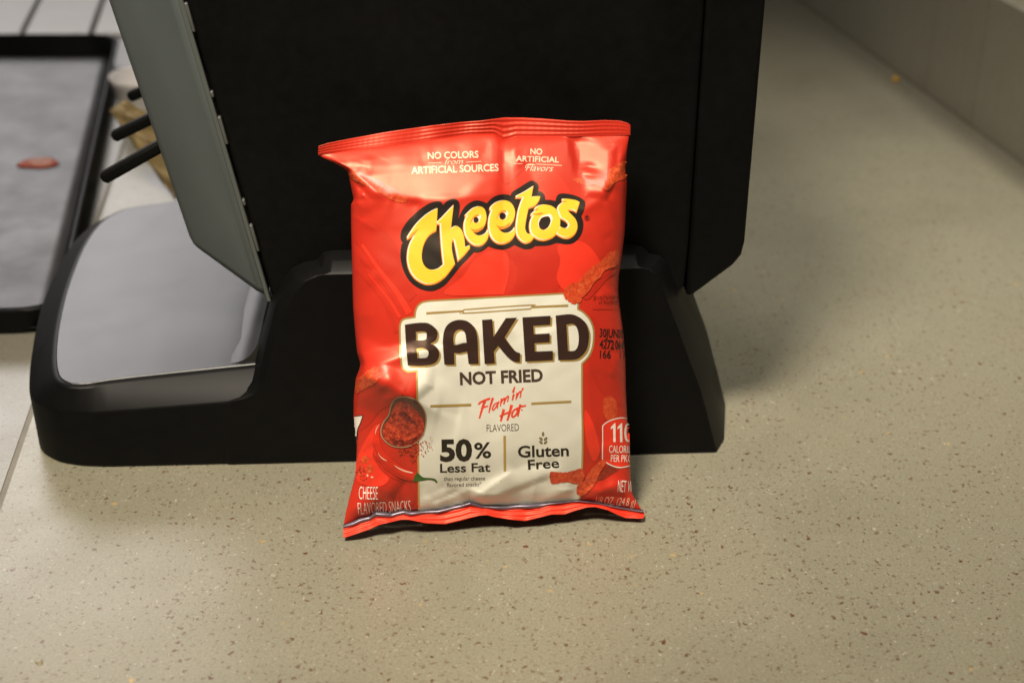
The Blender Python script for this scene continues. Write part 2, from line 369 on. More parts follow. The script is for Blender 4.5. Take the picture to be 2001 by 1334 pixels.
for j in range(gy + 1):
    for i in range(gx + 1):
        s, t = i / gx, j / gy
        p = (c4[0] * (1 - t) + c4[1] * t) * (1 - s) + (c4[3] * (1 - t) + c4[2] * t) * s
        z = 0.0036 + 0.00022 * math.sin(p[0] * 23 + 2.3 * math.sin(p[1] * 11) + 1.1) * math.sin(p[1] * 17 + 1.9 * math.sin(p[0] * 13)) + 0.00008 * math.sin(p[0] * 71 + 3 * math.sin(p[1] * 29))
        vv.append((p[0], p[1], z))
n0 = len(vv)
for p in list(vv): vv.append((p[0], p[1], p[2] - 0.0003))
for j in range(gy):
    for i in range(gx):
        a = j * (gx + 1) + i; q = (a, a + 1, a + gx + 2, a + gx + 1)
        ff.append(q); ff.append(tuple(n0 + k for k in q[::-1]))
edge = [i for i in range(gx + 1)] + [(j + 1) * (gx + 1) - 1 for j in range(1, gy + 1)] + [gy * (gx + 1) + i for i in range(gx - 1, -1, -1)] + [j * (gx + 1) for j in range(gy - 1, 0, -1)]
for a, b_ in zip(edge, edge[1:] + edge[:1]): ff.append((a, b_, n0 + b_, n0 + a))
o = mesh_obj("tray_floor", vv, ff, M["liner"], tray, smooth=True)
# reddish ring-shaped spot on the liner
st = thing("sauce_spot", "small orange red spot with pale middle on the tray floor", "spot", (-0.345, 0.978, 0.0052))
def blob(cx, cy, rx, ry, z0, z1, seed, n=28, dome=True):
    rr = random.Random(seed); ph = [rr.uniform(0, 6.28) for _ in range(4)]
    R = lambda a: 1 + 0.10 * math.sin(2 * a + ph[0]) + 0.07 * math.sin(3 * a + ph[1]) + 0.05 * math.sin(5 * a + ph[2])
    ring = lambda k, z: [(cx + rx * k * R(2 * math.pi * i / n) * math.cos(2 * math.pi * i / n), cy + ry * k * R(2 * math.pi * i / n) * math.sin(2 * math.pi * i / n), z) for i in range(n)]
    return loft([ring(1, z0), ring(0.93, z0 + (z1 - z0) * 0.7), ring(0.75, z1)])
mesh_obj("spot_rim", *blob(-0.345, 0.978, 0.0135, 0.0115, 0.0042, 0.0053, 3), simple("orange_sauce", (0.34, 0.055, 0.018), 0.75, var=0.35, vscale=180), st, smooth=True)
mesh_obj("spot_middle", *blob(-0.3435, 0.979, 0.0098, 0.0080, 0.0050, 0.0056, 5), simple("pale_sauce", (0.42, 0.20, 0.15), 0.75, var=0.2, vscale=200), st, smooth=True)

# ------------------------------------------------------------------ golden packet and white saucer behind the machine
pk = thing("gold_packet", "crinkled golden packet leaning behind the grey front panel", "packet", (-0.225, 0.93, 0))
A = np.array(on_z(331, 392, 0.0)); tip = CAM + rays(213, 203) * 0.955
def packet(A, B, wid, thick, n=30, k=14):
    A = np.array(A); B = np.array(B); d = B - A; ln = np.linalg.norm(d); d /= ln
    s = np.array([0.75, 0.62, 0.12]); s -= d * (s @ d); s /= np.linalg.norm(s); u = np.cross(d, s)
    v, f = [], []
    rr = random.Random(4)
    for i in range(n + 1):
        t = i / n
        for j in range(2 * k):
            a = math.pi * j / k; x = math.cos(a); y = math.sin(a)
            w = wid * (0.55 + 0.45 * math.sin(math.pi * min(1, t * 0.9 + 0.1)))
            th = thick * (math.sin(math.pi * (0.04 + 0.92 * t)) ** 0.6)
            cr = 0.0016 * math.sin(9 * a + 14 * t + 2 * math.sin(11 * t)) + 0.0012 * math.sin(23 * t + 5 * a)
            v.append(A + d * ln * t + s * (w * (1 + x) ) + u * (th * y * (1 + 0.3 * math.sin(17 * t + 3 * x)) + cr))
    for i in range(n):
        for j in range(2 * k):
            f.append((i * 2 * k + j, i * 2 * k + (j + 1) % (2 * k), (i + 1) * 2 * k + (j + 1) % (2 * k), (i + 1) * 2 * k + j))
    f += [tuple(range(2 * k)), tuple(range(n * 2 * k, (n + 1) * 2 * k))]
    return v, f
v, f = packet(A + np.array([0.004, 0.0, 0.006]), tip, 0.012, 0.007)
zm = min(p[2] for p in v); v = [p - np.array([0, 0, zm - 0.0003]) * (1 if True else 0) for p in v]
mesh_obj("packet_body", v, f, simple("golden_wrapper", (0.27, 0.20, 0.09), 0.5, metal=0.1, var=0.35, vscale=90), pk, smooth=True)
sc_ = on_z(290, 238, 0.0)
sau = thing("white_cup", "small white rounded cup behind the golden packet", "cup", (float(sc_[0]), float(sc_[1]), 0))
prof = [(0.020, 0.0), (0.034, 0.004), (0.052, 0.020), (0.060, 0.038), (0.0615, 0.0385), (0.0600, 0.0365), (0.050, 0.021), (0.032, 0.008), (0.004, 0.006)]
n = 40
rings = [[(sc_[0] + 0.42 * r * math.cos(6.28318 * i / n), sc_[1] + 0.42 * r * math.sin(6.28318 * i / n), z) for i in range(n)] for r, z in prof]
mesh_obj("cup_body", *loft(rings), simple("white_glaze", (0.85, 0.83, 0.83), 0.3, var=0.04), sau, smooth=True)

# small bits on the countertop
cx, cy, _ = on_z(1750, 158)
tag(mesh_obj("crumb", *blob(cx, cy, 0.0030, 0.0028, -0.0002, 0.0034, 11, 14), simple("yellow_crumb", (0.62, 0.36, 0.05), 0.7, var=0.3, vscale=600), None, smooth=True, loc=(cx, cy, 0)),
    "tiny yellow crumb on the counter beside the backsplash", "crumb")
cx, cy, _ = on_z(77, 1293)
dr = tag(mesh_obj("droplet", *blob(cx, cy, 0.0016, 0.0019, -0.0002, 0.0004, 12, 18), simple("pale_dried_drop", (0.24, 0.21, 0.13), 0.3, var=0.2, vscale=800), None, smooth=True, loc=(cx, cy, 0)),
    "small pale dried drop on the counter at lower left", "drop")

# ------------------------------------------------------------------ the snack bag: outline in photo pixels, thickness in metres above its leaning middle plane
g0 = on_z(672, 1050.5); g1 = on_z(1260, 1013)
bu = (g1 - g0) / np.linalg.norm(g1 - g0)
LEAN = math.radians(17)
bback = np.array([-bu[1], bu[0], 0.0])
bv = bback * math.sin(LEAN) + np.array([0, 0, 1.0]) * math.cos(LEAN)
bn = np.cross(bu, bv); bn /= np.linalg.norm(bn)
if bn[1] > 0: bn = -bn                                             # towards the camera
def I(pts):
    p = np.array(pts, float); return lambda t: np.interp(t, p[:, 0], p[:, 1])
Lx = I([(285, 622), (303, 623), (309, 632), (318, 652), (330, 674), (337, 680), (350, 683), (390, 691), (400, 686), (440, 686), (520, 688), (600, 690), (650, 694), (690, 698), (706, 703), (713, 704), (722, 702), (740, 695), (780, 691),
        (812, 691), (845, 695), (870, 697), (920, 696), (940, 691), (970, 683), (1000, 676), (1028, 671), (1060, 670)])
Rx = I([(240, 1233), (263, 1230), (290, 1226), (330, 1222), (352, 1225), (362, 1225), (400, 1223), (450, 1221), (500, 1215), (540, 1209), (570, 1208), (600, 1211), (650, 1218), (700, 1222), (760, 1223), (820, 1226), (860, 1229), (900, 1231),
        (940, 1233), (965, 1236), (980, 1244), (999, 1256), (1020, 1259)])
top_edge = I([(622, 286), (640, 280), (680, 272), (750, 259), (840, 246), (900, 239), (940, 236), (985, 230), (1020, 230), (1060, 232), (1110, 236), (1140, 237), (1180, 235), (1210, 236), (1225, 240), (1233, 245)])
yT = I([(622, 302), (640, 299), (705, 290), (810, 278), (873, 268), (920, 262), (962, 261), (970, 264), (983, 275), (995, 272), (1008, 267), (1067, 267), (1130, 266), (1180, 264), (1230, 263)])
yB = I([(671, 1026), (690, 1019), (702, 1013), (722, 1009), (735, 1000), (753, 1001), (765, 1003), (789, 997), (802, 1000), (825, 998), (855, 996), (900, 986), (918, 980), (945, 988), (993, 988), (1020, 985), (1056, 984), (1131, 978), (1158, 981), (1190, 987), (1235, 995), (1257, 997)])
low = I([(670, 1050), (675, 1050), (690, 1045), (720, 1035), (742, 1025), (783, 1015), (800, 1015), (832, 1022), (870, 1024), (900, 1017), (937, 1007), (952, 1006), (966, 1010), (998, 1015), (1027, 1018), (1054, 1011), (1078, 1005), (1104, 1005),
         (1123, 998), (1147, 991), (1163, 990), (1187, 996), (1206, 1005), (1222, 1012), (1254, 1013), (1260, 1010)])

def seg_feature(x, y, x1, y1, x2, y2, w, amp, side=0.0, end=0.25, soft=2.5):
    """ridge (or valley) along a segment: sharp crest, sides falling over w pixels; side>0 makes one flank longer"""
    dx, dy = x2 - x1, y2 - y1; ln = math.hypot(dx, dy)
    t = ((x - x1) * dx + (y - y1) * dy) / (ln * ln)
    d = ((x - x1) * -dy + (y - y1) * dx) / ln
    ww = np.where(d > 0, w * (1 + side), w * (1 - side))
    cut = np.clip(np.minimum(t, 1 - t) / end, 0, 1); cut = cut * cut * (3 - 2 * cut)
    a = np.sqrt(d * d + soft * soft) - soft
    return amp * np.exp(-a / ww) * cut
def gauss(x, y, cx, cy, rx, ry, amp, rot=0.0):
    c, s = math.cos(rot), math.sin(rot); X = (x - cx) * c + (y - cy) * s; Y = -(x - cx) * s + (y - cy) * c
    return amp * np.exp(-(X / rx) ** 2 - (Y / ry) ** 2)
mm = 0.001
RID = [  # x1 y1 x2 y2 width amp side
    (640, 300, 760, 392, 16, 2.6, 0.3), (680, 345, 715, 375, 10, -1.6, 0), (712, 375, 690, 398, 9, 1.2, 0),
    (760, 385, 830, 402, 16, -1.2, 0.3), (985, 262, 1020, 330, 14, 0.55, -0.3), (962, 262, 925, 345, 16, -0.45, 0.2), (1010, 275, 1060, 400, 24, -0.5, 0.2),
    (1225, 285, 1190, 380, 14, 1.4, -0.3), (1178, 372, 1212, 470, 14, 1.1, 0.3), (1185, 380, 1130, 420, 20, 1.0, 0.2),
 (830, 668, 950, 690, 20, -1.2, 0.2), (945, 672, 1010, 640, 24, 0.8, 0), (700, 722, 760, 765, 14, 1.2, 0),
    (780, 790, 845, 700, 30, 0.9, 0.0), (745, 780, 800, 772, 12, 1.0, 0),
    (850, 800, 905, 812, 26, -0.6, 0.2), (910, 985, 1010, 915, 22, 1.7, 0.4), (960, 978, 1090, 930, 20, -1.5, 0.2), (835, 985, 905, 955, 16, -1.4, 0.3), (1040, 985, 1130, 950, 15, 1.2, 0.2), (1030, 915, 1095, 900, 10, -0.8, 0.1),
    (1125, 985, 1215, 940, 16, 1.4, 0.2), (1170, 965, 1235, 975, 10, -1.2, 0), (700, 990, 770, 925, 18, 1.2, 0.2), (760, 990, 800, 930, 14, -1.0, 0.2), (690, 1010, 740, 985, 10, 1.0, 0.2),
    (1150, 800, 1200, 930, 18, 0.8, 0.2), (1142, 640, 1160, 900, 14, 0.5, 0.3), (1205, 600, 1175, 520, 16, 0.8, 0.2), (690, 480, 740, 560, 22, 0.5, 0.0), (1212, 690, 1190, 740, 14, 0.8, 0),
    (830, 400, 1010, 372, 30, 0.6, 0.3), (880, 545, 960, 470, 40, 0.7, 0.2), (1060, 640, 1085, 700, 30, 0.5, 0.2),
]
def tent(x, y, x1, y1, x2, y2, up, dn, amp, e0=0.12, e1=0.5, soft=3.0):
    """faceted fold: straight flanks, up pixels wide above the crest and dn pixels below it"""
    dx, dy = x2 - x1, y2 - y1; ln = math.hypot(dx, dy)
    t = ((x - x1) * dx + (y - y1) * dy) / (ln * ln); d = ((x - x1) * -dy + (y - y1) * dx) / ln
    a = np.where(d > 0, d / dn, -d / up)
    sf = soft / np.where(d > 0, dn, up)
    p = 1 - (np.sqrt(a * a + sf * sf) - sf)
    p = 0.5 * (p + np.sqrt(p * p + 0.012)) - 0.01
    c = np.clip(np.minimum(t / e0, (1 - t) / e1), 0, 1); c = c * c * (3 - 2 * c)
    return amp * mm * np.maximum(p, 0) * c
TENTS = [(640, 737, 980, 650, 26, 90, 3.0, 0.1, 0.6), (660, 700, 900, 830, 60, 60, 6.2, 0.12, 0.45), (600, 396, 1040, 380, 70, 60, 2.0, 0.15, 0.5),
         (905, 992, 1120, 905, 30, 60, 2.2, 0.25, 0.4), (820, 1000, 930, 950, 22, 36, 1.6, 0.25, 0.4), (1130, 990, 1250, 925, 22, 36, 1.6, 0.25, 0.4), (676, 1010, 800, 935, 26, 40, 1.5, 0.25, 0.4)]
# flat facets of the creased film: convex outline, point and its height (mm), slope to the right and upwards, strength, softness
_r = random.Random(17)
for _k in range(70):
    _z = _r.choice(("tl", "tr", "bl", "br", "bot", "left", "right", "top"))
    cx_, cy_ = {"tl": (_r.gauss(715, 26), _r.gauss(345, 30)), "tr": (_r.gauss(1195, 22), _r.gauss(340, 40)), "bl": (_r.gauss(720, 26), _r.gauss(965, 24)), "br": (_r.gauss(1190, 26), _r.gauss(950, 24)),
                "bot": (_r.uniform(720, 1210), _r.gauss(968, 14)), "left": (_r.gauss(712, 12), _r.uniform(400, 950)), "right": (_r.gauss(1196, 10), _r.uniform(400, 930)), "top": (_r.uniform(700, 1200), _r.gauss(292, 10))}[_z]
    an_ = _r.uniform(0, math.pi) if _z in ("tl", "tr", "bl", "br") else (_r.gauss(math.pi / 2, 0.45) if _z in ("bot", "top") else _r.gauss(0, 0.6))
    ln_ = _r.uniform(12, 34)
    RID.append((cx_ - ln_ * math.cos(an_), cy_ - ln_ * math.sin(an_), cx_ + ln_ * math.cos(an_), cy_ + ln_ * math.sin(an_), _r.uniform(5, 10), _r.choice((-1, 1)) * _r.uniform(0.12, 0.42), _r.uniform(-0.4, 0.4)))
FACETS = [([(1113, 266), (1150, 270), (1198, 290), (1196, 350), (1182, 384), (1150, 378), (1128, 340)], (1150, 325), 6.3, 0.18, 0.47, 0.95, 20),
          ([(762, 716), (800, 700), (842, 706), (838, 752), (806, 778), (780, 756)], (800, 735), 22.9, 0.10, 0.38, 0.6, 26),
          ([(690, 338), (770, 330), (930, 322), (950, 350), (900, 384), (800, 392), (730, 372)], (820, 356), 10.9, 0.085, 0.45, 0.75, 26)]
def facet_mask(x, y, pts, soft):
    m = np.full(np.shape(x), 1e9); n = len(pts)
    ar = sum(pts[i][0] * pts[(i + 1) % n][1] - pts[(i + 1) % n][0] * pts[i][1] for i in range(n)); sg = 1 if ar > 0 else -1
    for i in range(n):
        (x1, y1), (x2, y2) = pts[i], pts[(i + 1) % n]; ln = math.hypot(x2 - x1, y2 - y1)
        m = np.minimum(m, sg * ((x2 - x1) * (y - y1) - (y2 - y1) * (x - x1)) / ln)
    m = np.clip(m / soft + 0.5, 0, 1); return m * m * (3 - 2 * m)
TH = 0.0215
def height(x, y):
    x = np.asarray(x, float); y = np.asarray(y, float)
    l, r, a, b_ = Lx(y), Rx(y), yT(x), yB(x)
    s = np.clip((x - l) / (r - l), 0, 1); v = np.clip((y - a) / (b_ - a), 0, 1)
    c = np.abs(2 * s - 1)
    fs = np.sqrt(np.clip(1 - c ** 3.2, 0, 1))
    gv = np.sin(math.pi * np.clip(v, 0, 1) ** 0.92) ** 0.72
    gv = gv * (0.90 + 0.16 * v)
    # near the seals the cross section is flat, in the middle round
    endf = np.clip(np.minimum(v, 1 - v) / 0.10, 0, 1)
    h = TH * gv * (fs ** (0.9))
    w = np.zeros_like(h)
    for q in RID: w = w + seg_feature(x, y, *q[:5], q[5] * mm, q[6])
    for q in TENTS: w = w + tent(x, y, *q)
    w = w - gauss(x, y, 1150, 326, 16, 9, 1.2 * mm, 0.2) + gauss(x, y, 1200, 372, 40, 50, 2.0 * mm) + gauss(x, y, 735, 345, 60, 30, 1.8 * mm, 0.5) + gauss(x, y, 870, 352, 110, 36, 1.6 * mm)
    w = w + gauss(x, y, 770, 748, 40, 24, 1.6 * mm, 0.5) + gauss(x, y, 1000, 520, 150, 110, 1.2 * mm) - gauss(x, y, 1090, 420, 90, 60, 0.7 * mm)
    w = w + gauss(x, y, 930, 880, 160, 70, 1.5 * mm)
    # gathers running out of the two seals
    gt = np.exp(-v / 0.07) * np.clip(v / 0.012, 0, 1); gb = np.exp(-(1 - v) / 0.06) * np.clip((1 - v) / 0.012, 0, 1)
    w = w + 0.16 * mm * gt * (np.sin(x / 17.0 + 0.9 * np.sin(x / 41)) + 0.5 * np.sin(x / 7.3 + 1.0)) + 0.9 * mm * gb * (np.sin(x / 21.0 + 1.1 * np.sin(x / 35)) + 0.5 * np.sin(x / 9.1))
    # faint unevenness of the film
    w = w + 0.16 * mm * np.sin(x / 31 + 1.7 * np.sin(y / 47)) * np.sin(y / 39 + 1.3 * np.sin(x / 53)) + 0.07 * mm * np.sin(x / 12.0 + 2 * np.sin(y / 23)) * np.sin(y / 14.0)
    edge = np.clip((1 - c) / 0.045, 0, 1); edge = edge * (2 - edge)
    h = h + w * edge * np.clip(endf * 3, 0, 1)
    for pts, (cx, cy), h0, sr, su, k, soft in FACETS:
        m_ = facet_mask(x, y, pts, soft) * k * edge
        h = h * (1 - m_) + m_ * (h0 * mm + (x - cx) * sr * 0.000232 + (y - cy) * su * 0.000232)
    # a dimple in the upper right facet
    h = h - gauss(x, y, 1152, 326, 15, 7, 0.7 * mm, 0.15) + gauss(x, y, 1152, 340, 18, 8, 0.7 * mm, 0.15)
    return np.maximum(h, 0.0002)
def at_height(x, y, h):
    d = rays(x, y); dn = d @ bn
    t = (h - (CAM - g0) @ bn) / dn
    return CAM + d * t[..., None]
def surf(x, y): return at_height(np.asarray(x, float), np.asarray(y, float), height(x, y))
def surf_n(x, y, e=1.0):
    x = np.asarray(x, float); y = np.asarray(y, float)
    a = surf(x + e, y) - surf(x - e, y); b_ = surf(x, y + e) - surf(x, y - e)
    n = np.cross(a, b_); n /= np.linalg.norm(n, axis=-1, keepdims=True) + 1e-12
    flip = np.sum(n * (CAM - surf(x, y)), -1) < 0; n[flip] *= -1
    return n

bag_loc = tuple((g0 + g1) / 2 + bback * 0.0)
bag = thing("snack_bag", "red snack bag with cream panel and yellow lettering standing on the counter", "snack bag", bag_loc)

# ---- film materials
def film(name, col, rough=0.42, metal=0.0, var=0.08, vscale=40, fine=0.00001, spec=0.66, coat=0.0):
    m, nt, b = new_mat(name)
    pos = N(nt, "ShaderNodeNewGeometry").outputs["Position"]
    c = ramp(nt, noise(nt, pos, vscale, 3).outputs["Fac"], [(0.3, [k * (1 - var) for k in col]), (0.7, [min(1, k * (1 + var)) for k in col])])
    L(nt, c, b.inputs["Base Color"]); b.inputs["Roughness"].default_value = rough; b.inputs["Metallic"].default_value = metal
    b.inputs["Specular IOR Level"].default_value = spec; b.inputs["Coat Weight"].default_value = coat; b.inputs["Coat Roughness"].default_value = 0.2
    b.inputs["Specular Tint"].default_value = (1.0, 0.80, 0.56, 1)
    bump(nt, b, noise(nt, pos, 700, 3).outputs["Fac"], 1.0, fine)
    return m
RED = (0.50, 0.023, 0.011)
M["red"] = film("red_printed_film", RED)
M["red_dark"] = film("darker_red_print", (0.46, 0.020, 0.010))
M["red_lite"] = film("brighter_red_print", (0.74, 0.034, 0.016))
M["cream"] = film("cream_print", (0.66, 0.65, 0.56), var=0.03)
M["gold"] = film("gold_foil_print", (0.60, 0.40, 0.13), 0.28, 0.55)
M["ink"] = film("black_print", (0.012, 0.010, 0.010), 0.34)
M["brown"] = film("dark_brown_foil_print", (0.052, 0.027, 0.022), 0.30, 0.35)
M["greyink"] = film("brown_grey_print", (0.060, 0.040, 0.030), 0.34)
M["yellow"] = film("yellow_print", (0.76, 0.47, 0.030))
M["orange"] = film("orange_print", (0.72, 0.20, 0.012))
M["white"] = film("white_print", (0.80, 0.74, 0.66))
M["pale"] = film("pale_peach_print", (0.80, 0.52, 0.38))
M["silver"] = film("silver_foil_inside", (0.17, 0.155, 0.20), 0.38, 0.7, var=0.2, vscale=200, fine=0.00006)
M["green"] = film("green_print", (0.030, 0.085, 0.016), var=0.4, vscale=200)
M["chili"] = film("chili_red_print", (0.62, 0.024, 0.010), var=0.2, vscale=120)
M["flame"] = film("bright_red_print", (0.72, 0.055, 0.026), var=0.15, vscale=150)
M["faded"] = film("faded_dark_red_print", (0.26, 0.016, 0.010))
def speckled(name, cols, scale, detail=5):
    m, nt, b = new_mat(name); pos = N(nt, "ShaderNodeNewGeometry").outputs["Position"]
    n = noise(nt, pos, scale, detail, 0.7).outputs["Fac"]
    L(nt, ramp(nt, n, cols), b.inputs["Base Color"]); b.inputs["Roughness"].default_value = 0.42
    bump(nt, b, noise(nt, pos, 700, 3).outputs["Fac"], 1.0, 0.00002)
    return m
M["puff"] = speckled("printed_puff_crust", [(0.28, (0.34, 0.022, 0.007)), (0.45, (0.50, 0.048, 0.013)), (0.60, (0.60, 0.085, 0.022)), (0.76, (0.70, 0.22, 0.07))], 640)
M["puff_dark"] = speckled("printed_puff_shade", [(0.3, (0.10, 0.010, 0.006)), (0.6, (0.30, 0.028, 0.010))], 420)
M["powder"] = speckled("printed_chili_powder", [(0.30, (0.075, 0.008, 0.006)), (0.42, (0.22, 0.018, 0.008)), (0.55, (0.48, 0.045, 0.014)), (0.72, (0.66, 0.14, 0.05))], 620)
M["powder_dark"] = speckled("printed_dark_chili_powder", [(0.34, (0.05, 0.006, 0.005)), (0.5, (0.14, 0.012, 0.007)), (0.66, (0.36, 0.032, 0.011))], 620)
M["bowlrim"] = film("printed_bowl_rim", (0.34, 0.22, 0.13))
M["bowlin"] = film("printed_bowl_inside", (0.085, 0.030, 0.020), var=0.3, vscale=150)

# ---- body: front and back film as one closed pillow
NS, NV = 150, 210
ss = 0.5 - 0.5 * np.cos(np.linspace(0, math.pi, NS + 1)); ss = 0.55 * ss + 0.45 * np.linspace(0, 1, NS + 1)
vs = np.linspace(0, 1, NV + 1)
def patch(s, v):
    y = 300 + v * 700; x = 650 + s * 580
    for _ in range(8):
        x = Lx(y) + s * (Rx(y) - Lx(y)); y = yT(x) + v * (yB(x) - yT(x))
    return x, y
GS, GV = np.meshgrid(ss, vs)
X, Y = patch(GS, GV)
hf = height(X, Y)
cs = np.abs(2 * GS - 1)
front = at_height(X, Y, hf)
hb = TH * 0.85 * (np.sin(math.pi * GV) ** 0.6) * np.sqrt(np.clip(1 - cs ** 2.6, 0, 1)) * 0.9
hb = hb * np.where(GV > 0, 1, 1)
back = front - 0  # same rays, behind the middle plane
back = at_height(X, Y, -hb)
edge_mask = (cs > 0.9999)
verts = front.reshape(-1, 3).tolist(); nf = len(verts)
bid = np.arange(nf).reshape(NV + 1, NS + 1).copy()
fid = bid.copy(); k = nf
for j in range(NV + 1):
    for i in range(NS + 1):
        if i in (0, NS) or j in (0, NV): continue
        verts.append(back[j, i].tolist()); bid[j, i] = k; k += 1
faces = []
for j in range(NV):
    for i in range(NS):
        faces.append((fid[j, i], fid[j, i + 1], fid[j + 1, i + 1], fid[j + 1, i]))
        faces.append((bid[j, i], bid[j + 1, i], bid[j + 1, i + 1], bid[j, i + 1]))
body = mesh_obj("bag_body", verts, faces, M["red"], bag, smooth=True)

# ---- seals
def band(name, up, dn, x0, x1, hfun, mat, rows=10, nx=420, th=0.0005):
    xs = np.linspace(x0, x1, nx); q = []
    for r in range(rows + 1):
        t = r / rows; y = up(xs) * (1 - t) + dn(xs) * t
        q.append(at_height(xs, y, hfun(xs, t)))
    q = np.array(q); v = q.reshape(-1, 3).tolist(); n = len(v)
    v += (q - bn * th).reshape(-1, 3).tolist(); f = []
    for r in range(rows):
        for i in range(nx - 1):
            a = r * nx + i; f.append((a, a + 1, a + nx + 1, a + nx)); f.append((n + a, n + a + nx, n + a + nx + 1, n + a + 1))
    ed = list(range(nx)) + [(r + 1) * nx - 1 for r in range(1, rows + 1)] + [rows * nx + i for i in range(nx - 2, -1, -1)] + [r * nx for r in range(rows - 1, 0, -1)]
    for a, b_ in zip(ed, ed[1:] + ed[:1]): f.append((a, b_, n + b_, n + a))
    return mesh_obj(name, v, f, mat, bag, smooth=True)
def seal_h(xs, t):      # crimp ribs that run along the seal, gentle waves across it
    return 0.0006 + 0.00020 * np.sin(t * 2 * math.pi * 4.0 + 0.3 * np.sin(xs / 60)) * np.clip(6 * (1 - abs(2 * t - 1)), 0, 1) * (0.55 + 0.45 * np.sin(xs / 85.0 + 2.2)) + 0.00002 * np.sin(xs / 1.9 + 3 * np.sin(xs / 37)) * np.sin(math.pi * t) + 0.0011 * np.sin(xs / 47.0 + 1.0) * (1 - t) + 0.0007 * np.sin(xs / 19.0 + 2.0 * np.sin(xs / 70)) * (1 - t)
tagless = band("top_seal", top_edge, lambda x: yT(x) + 1.5, 622, 1232, seal_h, M["red"], rows=26)
sil_b = lambda x: yB(x) + np.interp(x, [671, 700, 760, 820, 900, 950, 990, 1056, 1075, 1131, 1190, 1230, 1257], [6, 9, 9, 7, 7, 6, 8, 9, 3, 2, 2.5, 4, 5])
fold = band("bottom_fold", lambda x: yB(x) - 1.0, sil_b, 671, 1257, lambda x, t: 0.0004 + 0.0022 * math.sin(math.pi * (0.15 + 0.6 * t)) + 0.0004 * np.sin(x / 9.0) * t, M["silver"], rows=6)
def bot_h(xs, t): return 0.0012 + 0.0028 * t + 0.00035 * np.sin(t * 2 * math.pi * 2.5) + 0.0006 * np.sin(xs / 13.0 + 2 * np.sin(xs / 40)) * t
bseal = band("bottom_seal", lambda x: sil_b(x) - 1.0, lambda x: np.maximum(low(x), sil_b(x) + 3), 671, 1259, bot_h, M["red_lite"], rows=12)

# ------------------------------------------------------------------ print on the bag: thin ink layers that follow the film
def zoom(ox, oy, k, pts): return [(ox + p[0] / k, oy + p[1] / k) + tuple(p[2:]) for p in pts]
def fill2d(outer, holes=()):
    loops = [[Vector((p[0], p[1], 0)) for p in outer]] + [[Vector((p[0], p[1], 0)) for p in h] for h in holes]
    tris = tessellate_polygon(loops)
    v = [(p.x, p.y) for l in loops for p in l]
    return v, [tuple(t) for t in tris]
def join2d(parts):
    v, f = [], []
    for a, b_ in parts:
        o = len(v); v += list(a); f += [tuple(i + o for i in t) for t in b_]
    return v, f
def ink(name, geo, layer, mat, parent, grid=5.0, label=None):
    v, f = geo
    bm = bmesh.new(); bv_ = [bm.verts.new((p[0], p[1], 0)) for p in v]
    for t in f:
        if len(set(t)) < 3: continue
        try: bm.faces.new([bv_[i] for i in t])
        except ValueError: pass
    xs = [p[0] for p in v]; ys = [p[1] for p in v]
    for ax, lo, hi in ((0, min(xs), max(xs)), (1, min(ys), max(ys))):
        c = math.ceil(lo / grid) * grid
        while c < hi:
            co = (c, 0, 0) if ax == 0 else (0, c, 0); no = (1, 0, 0) if ax == 0 else (0, 1, 0)
            bmesh.ops.bisect_plane(bm, geom=bm.verts[:] + bm.edges[:] + bm.faces[:], dist=1e-5, plane_co=co, plane_no=no)
            c += grid
    # nothing beyond the film's edge
    kill = []
    for fc in bm.faces:
        c = fc.calc_center_median(); l, r = Lx(c.y), Rx(c.y)
        if c.x < l + 0.8 or c.x > r - 0.8 or c.y > yB(c.x) - 0.3: kill.append(fc)
    if kill: bmesh.ops.delete(bm, geom=kill, context='FACES')
    bm.verts.ensure_lookup_table()
    px = np.array([q.co.x for q in bm.verts]); py = np.array([q.co.y for q in bm.verts])
    n = surf_n(px, py); p = surf(px, py) + n * (0.00008 + layer * 0.00006)
    off = np.array(root_loc(parent))
    for q, w in zip(bm.verts, p - off): q.co = w
    me = bpy.data.meshes.new(name)
    cen = Vector(CAM - off)
    for fc in bm.faces:
        fc.smooth = True; fc.normal_update()
        if fc.normal.dot(cen - fc.calc_center_median()) < 0: fc.normal_flip()
    bm.to_mesh(me); bm.free()
    me.normals_split_custom_set_from_vertices([tuple(q) for q in n])
    me.materials.append(mat)
    o = bpy.data.objects.new(name, me); COL.objects.link(o); o.parent = parent
    if label: o["label"] = label
    return o
def poly(pts, sub=4): return [tuple(p) for p in smooth_closed(pts, sub)]
def offset_poly(p, d):
    p = [np.array(q) for q in p]; n = len(p); out = []
    area = sum(p[i][0] * p[(i + 1) % n][1] - p[(i + 1) % n][0] * p[i][1] for i in range(n))
    sg = 1 if area > 0 else -1
    for i in range(n):
        a = p[i] - p[i - 1]; b_ = p[(i + 1) % n] - p[i]
        na = np.array([a[1], -a[0]]) / (np.hypot(*a) + 1e-9); nb = np.array([b_[1], -b_[0]]) / (np.hypot(*b_) + 1e-9)
        m_ = na + nb; l = np.hypot(*m_); m_ = m_ / (l + 1e-9)
        out.append(tuple(p[i] + m_ * sg * d / max(0.5, l / 2)))
    return out
def shift(p, dx, dy): return [(q[0] + dx, q[1] + dy) for q in p]
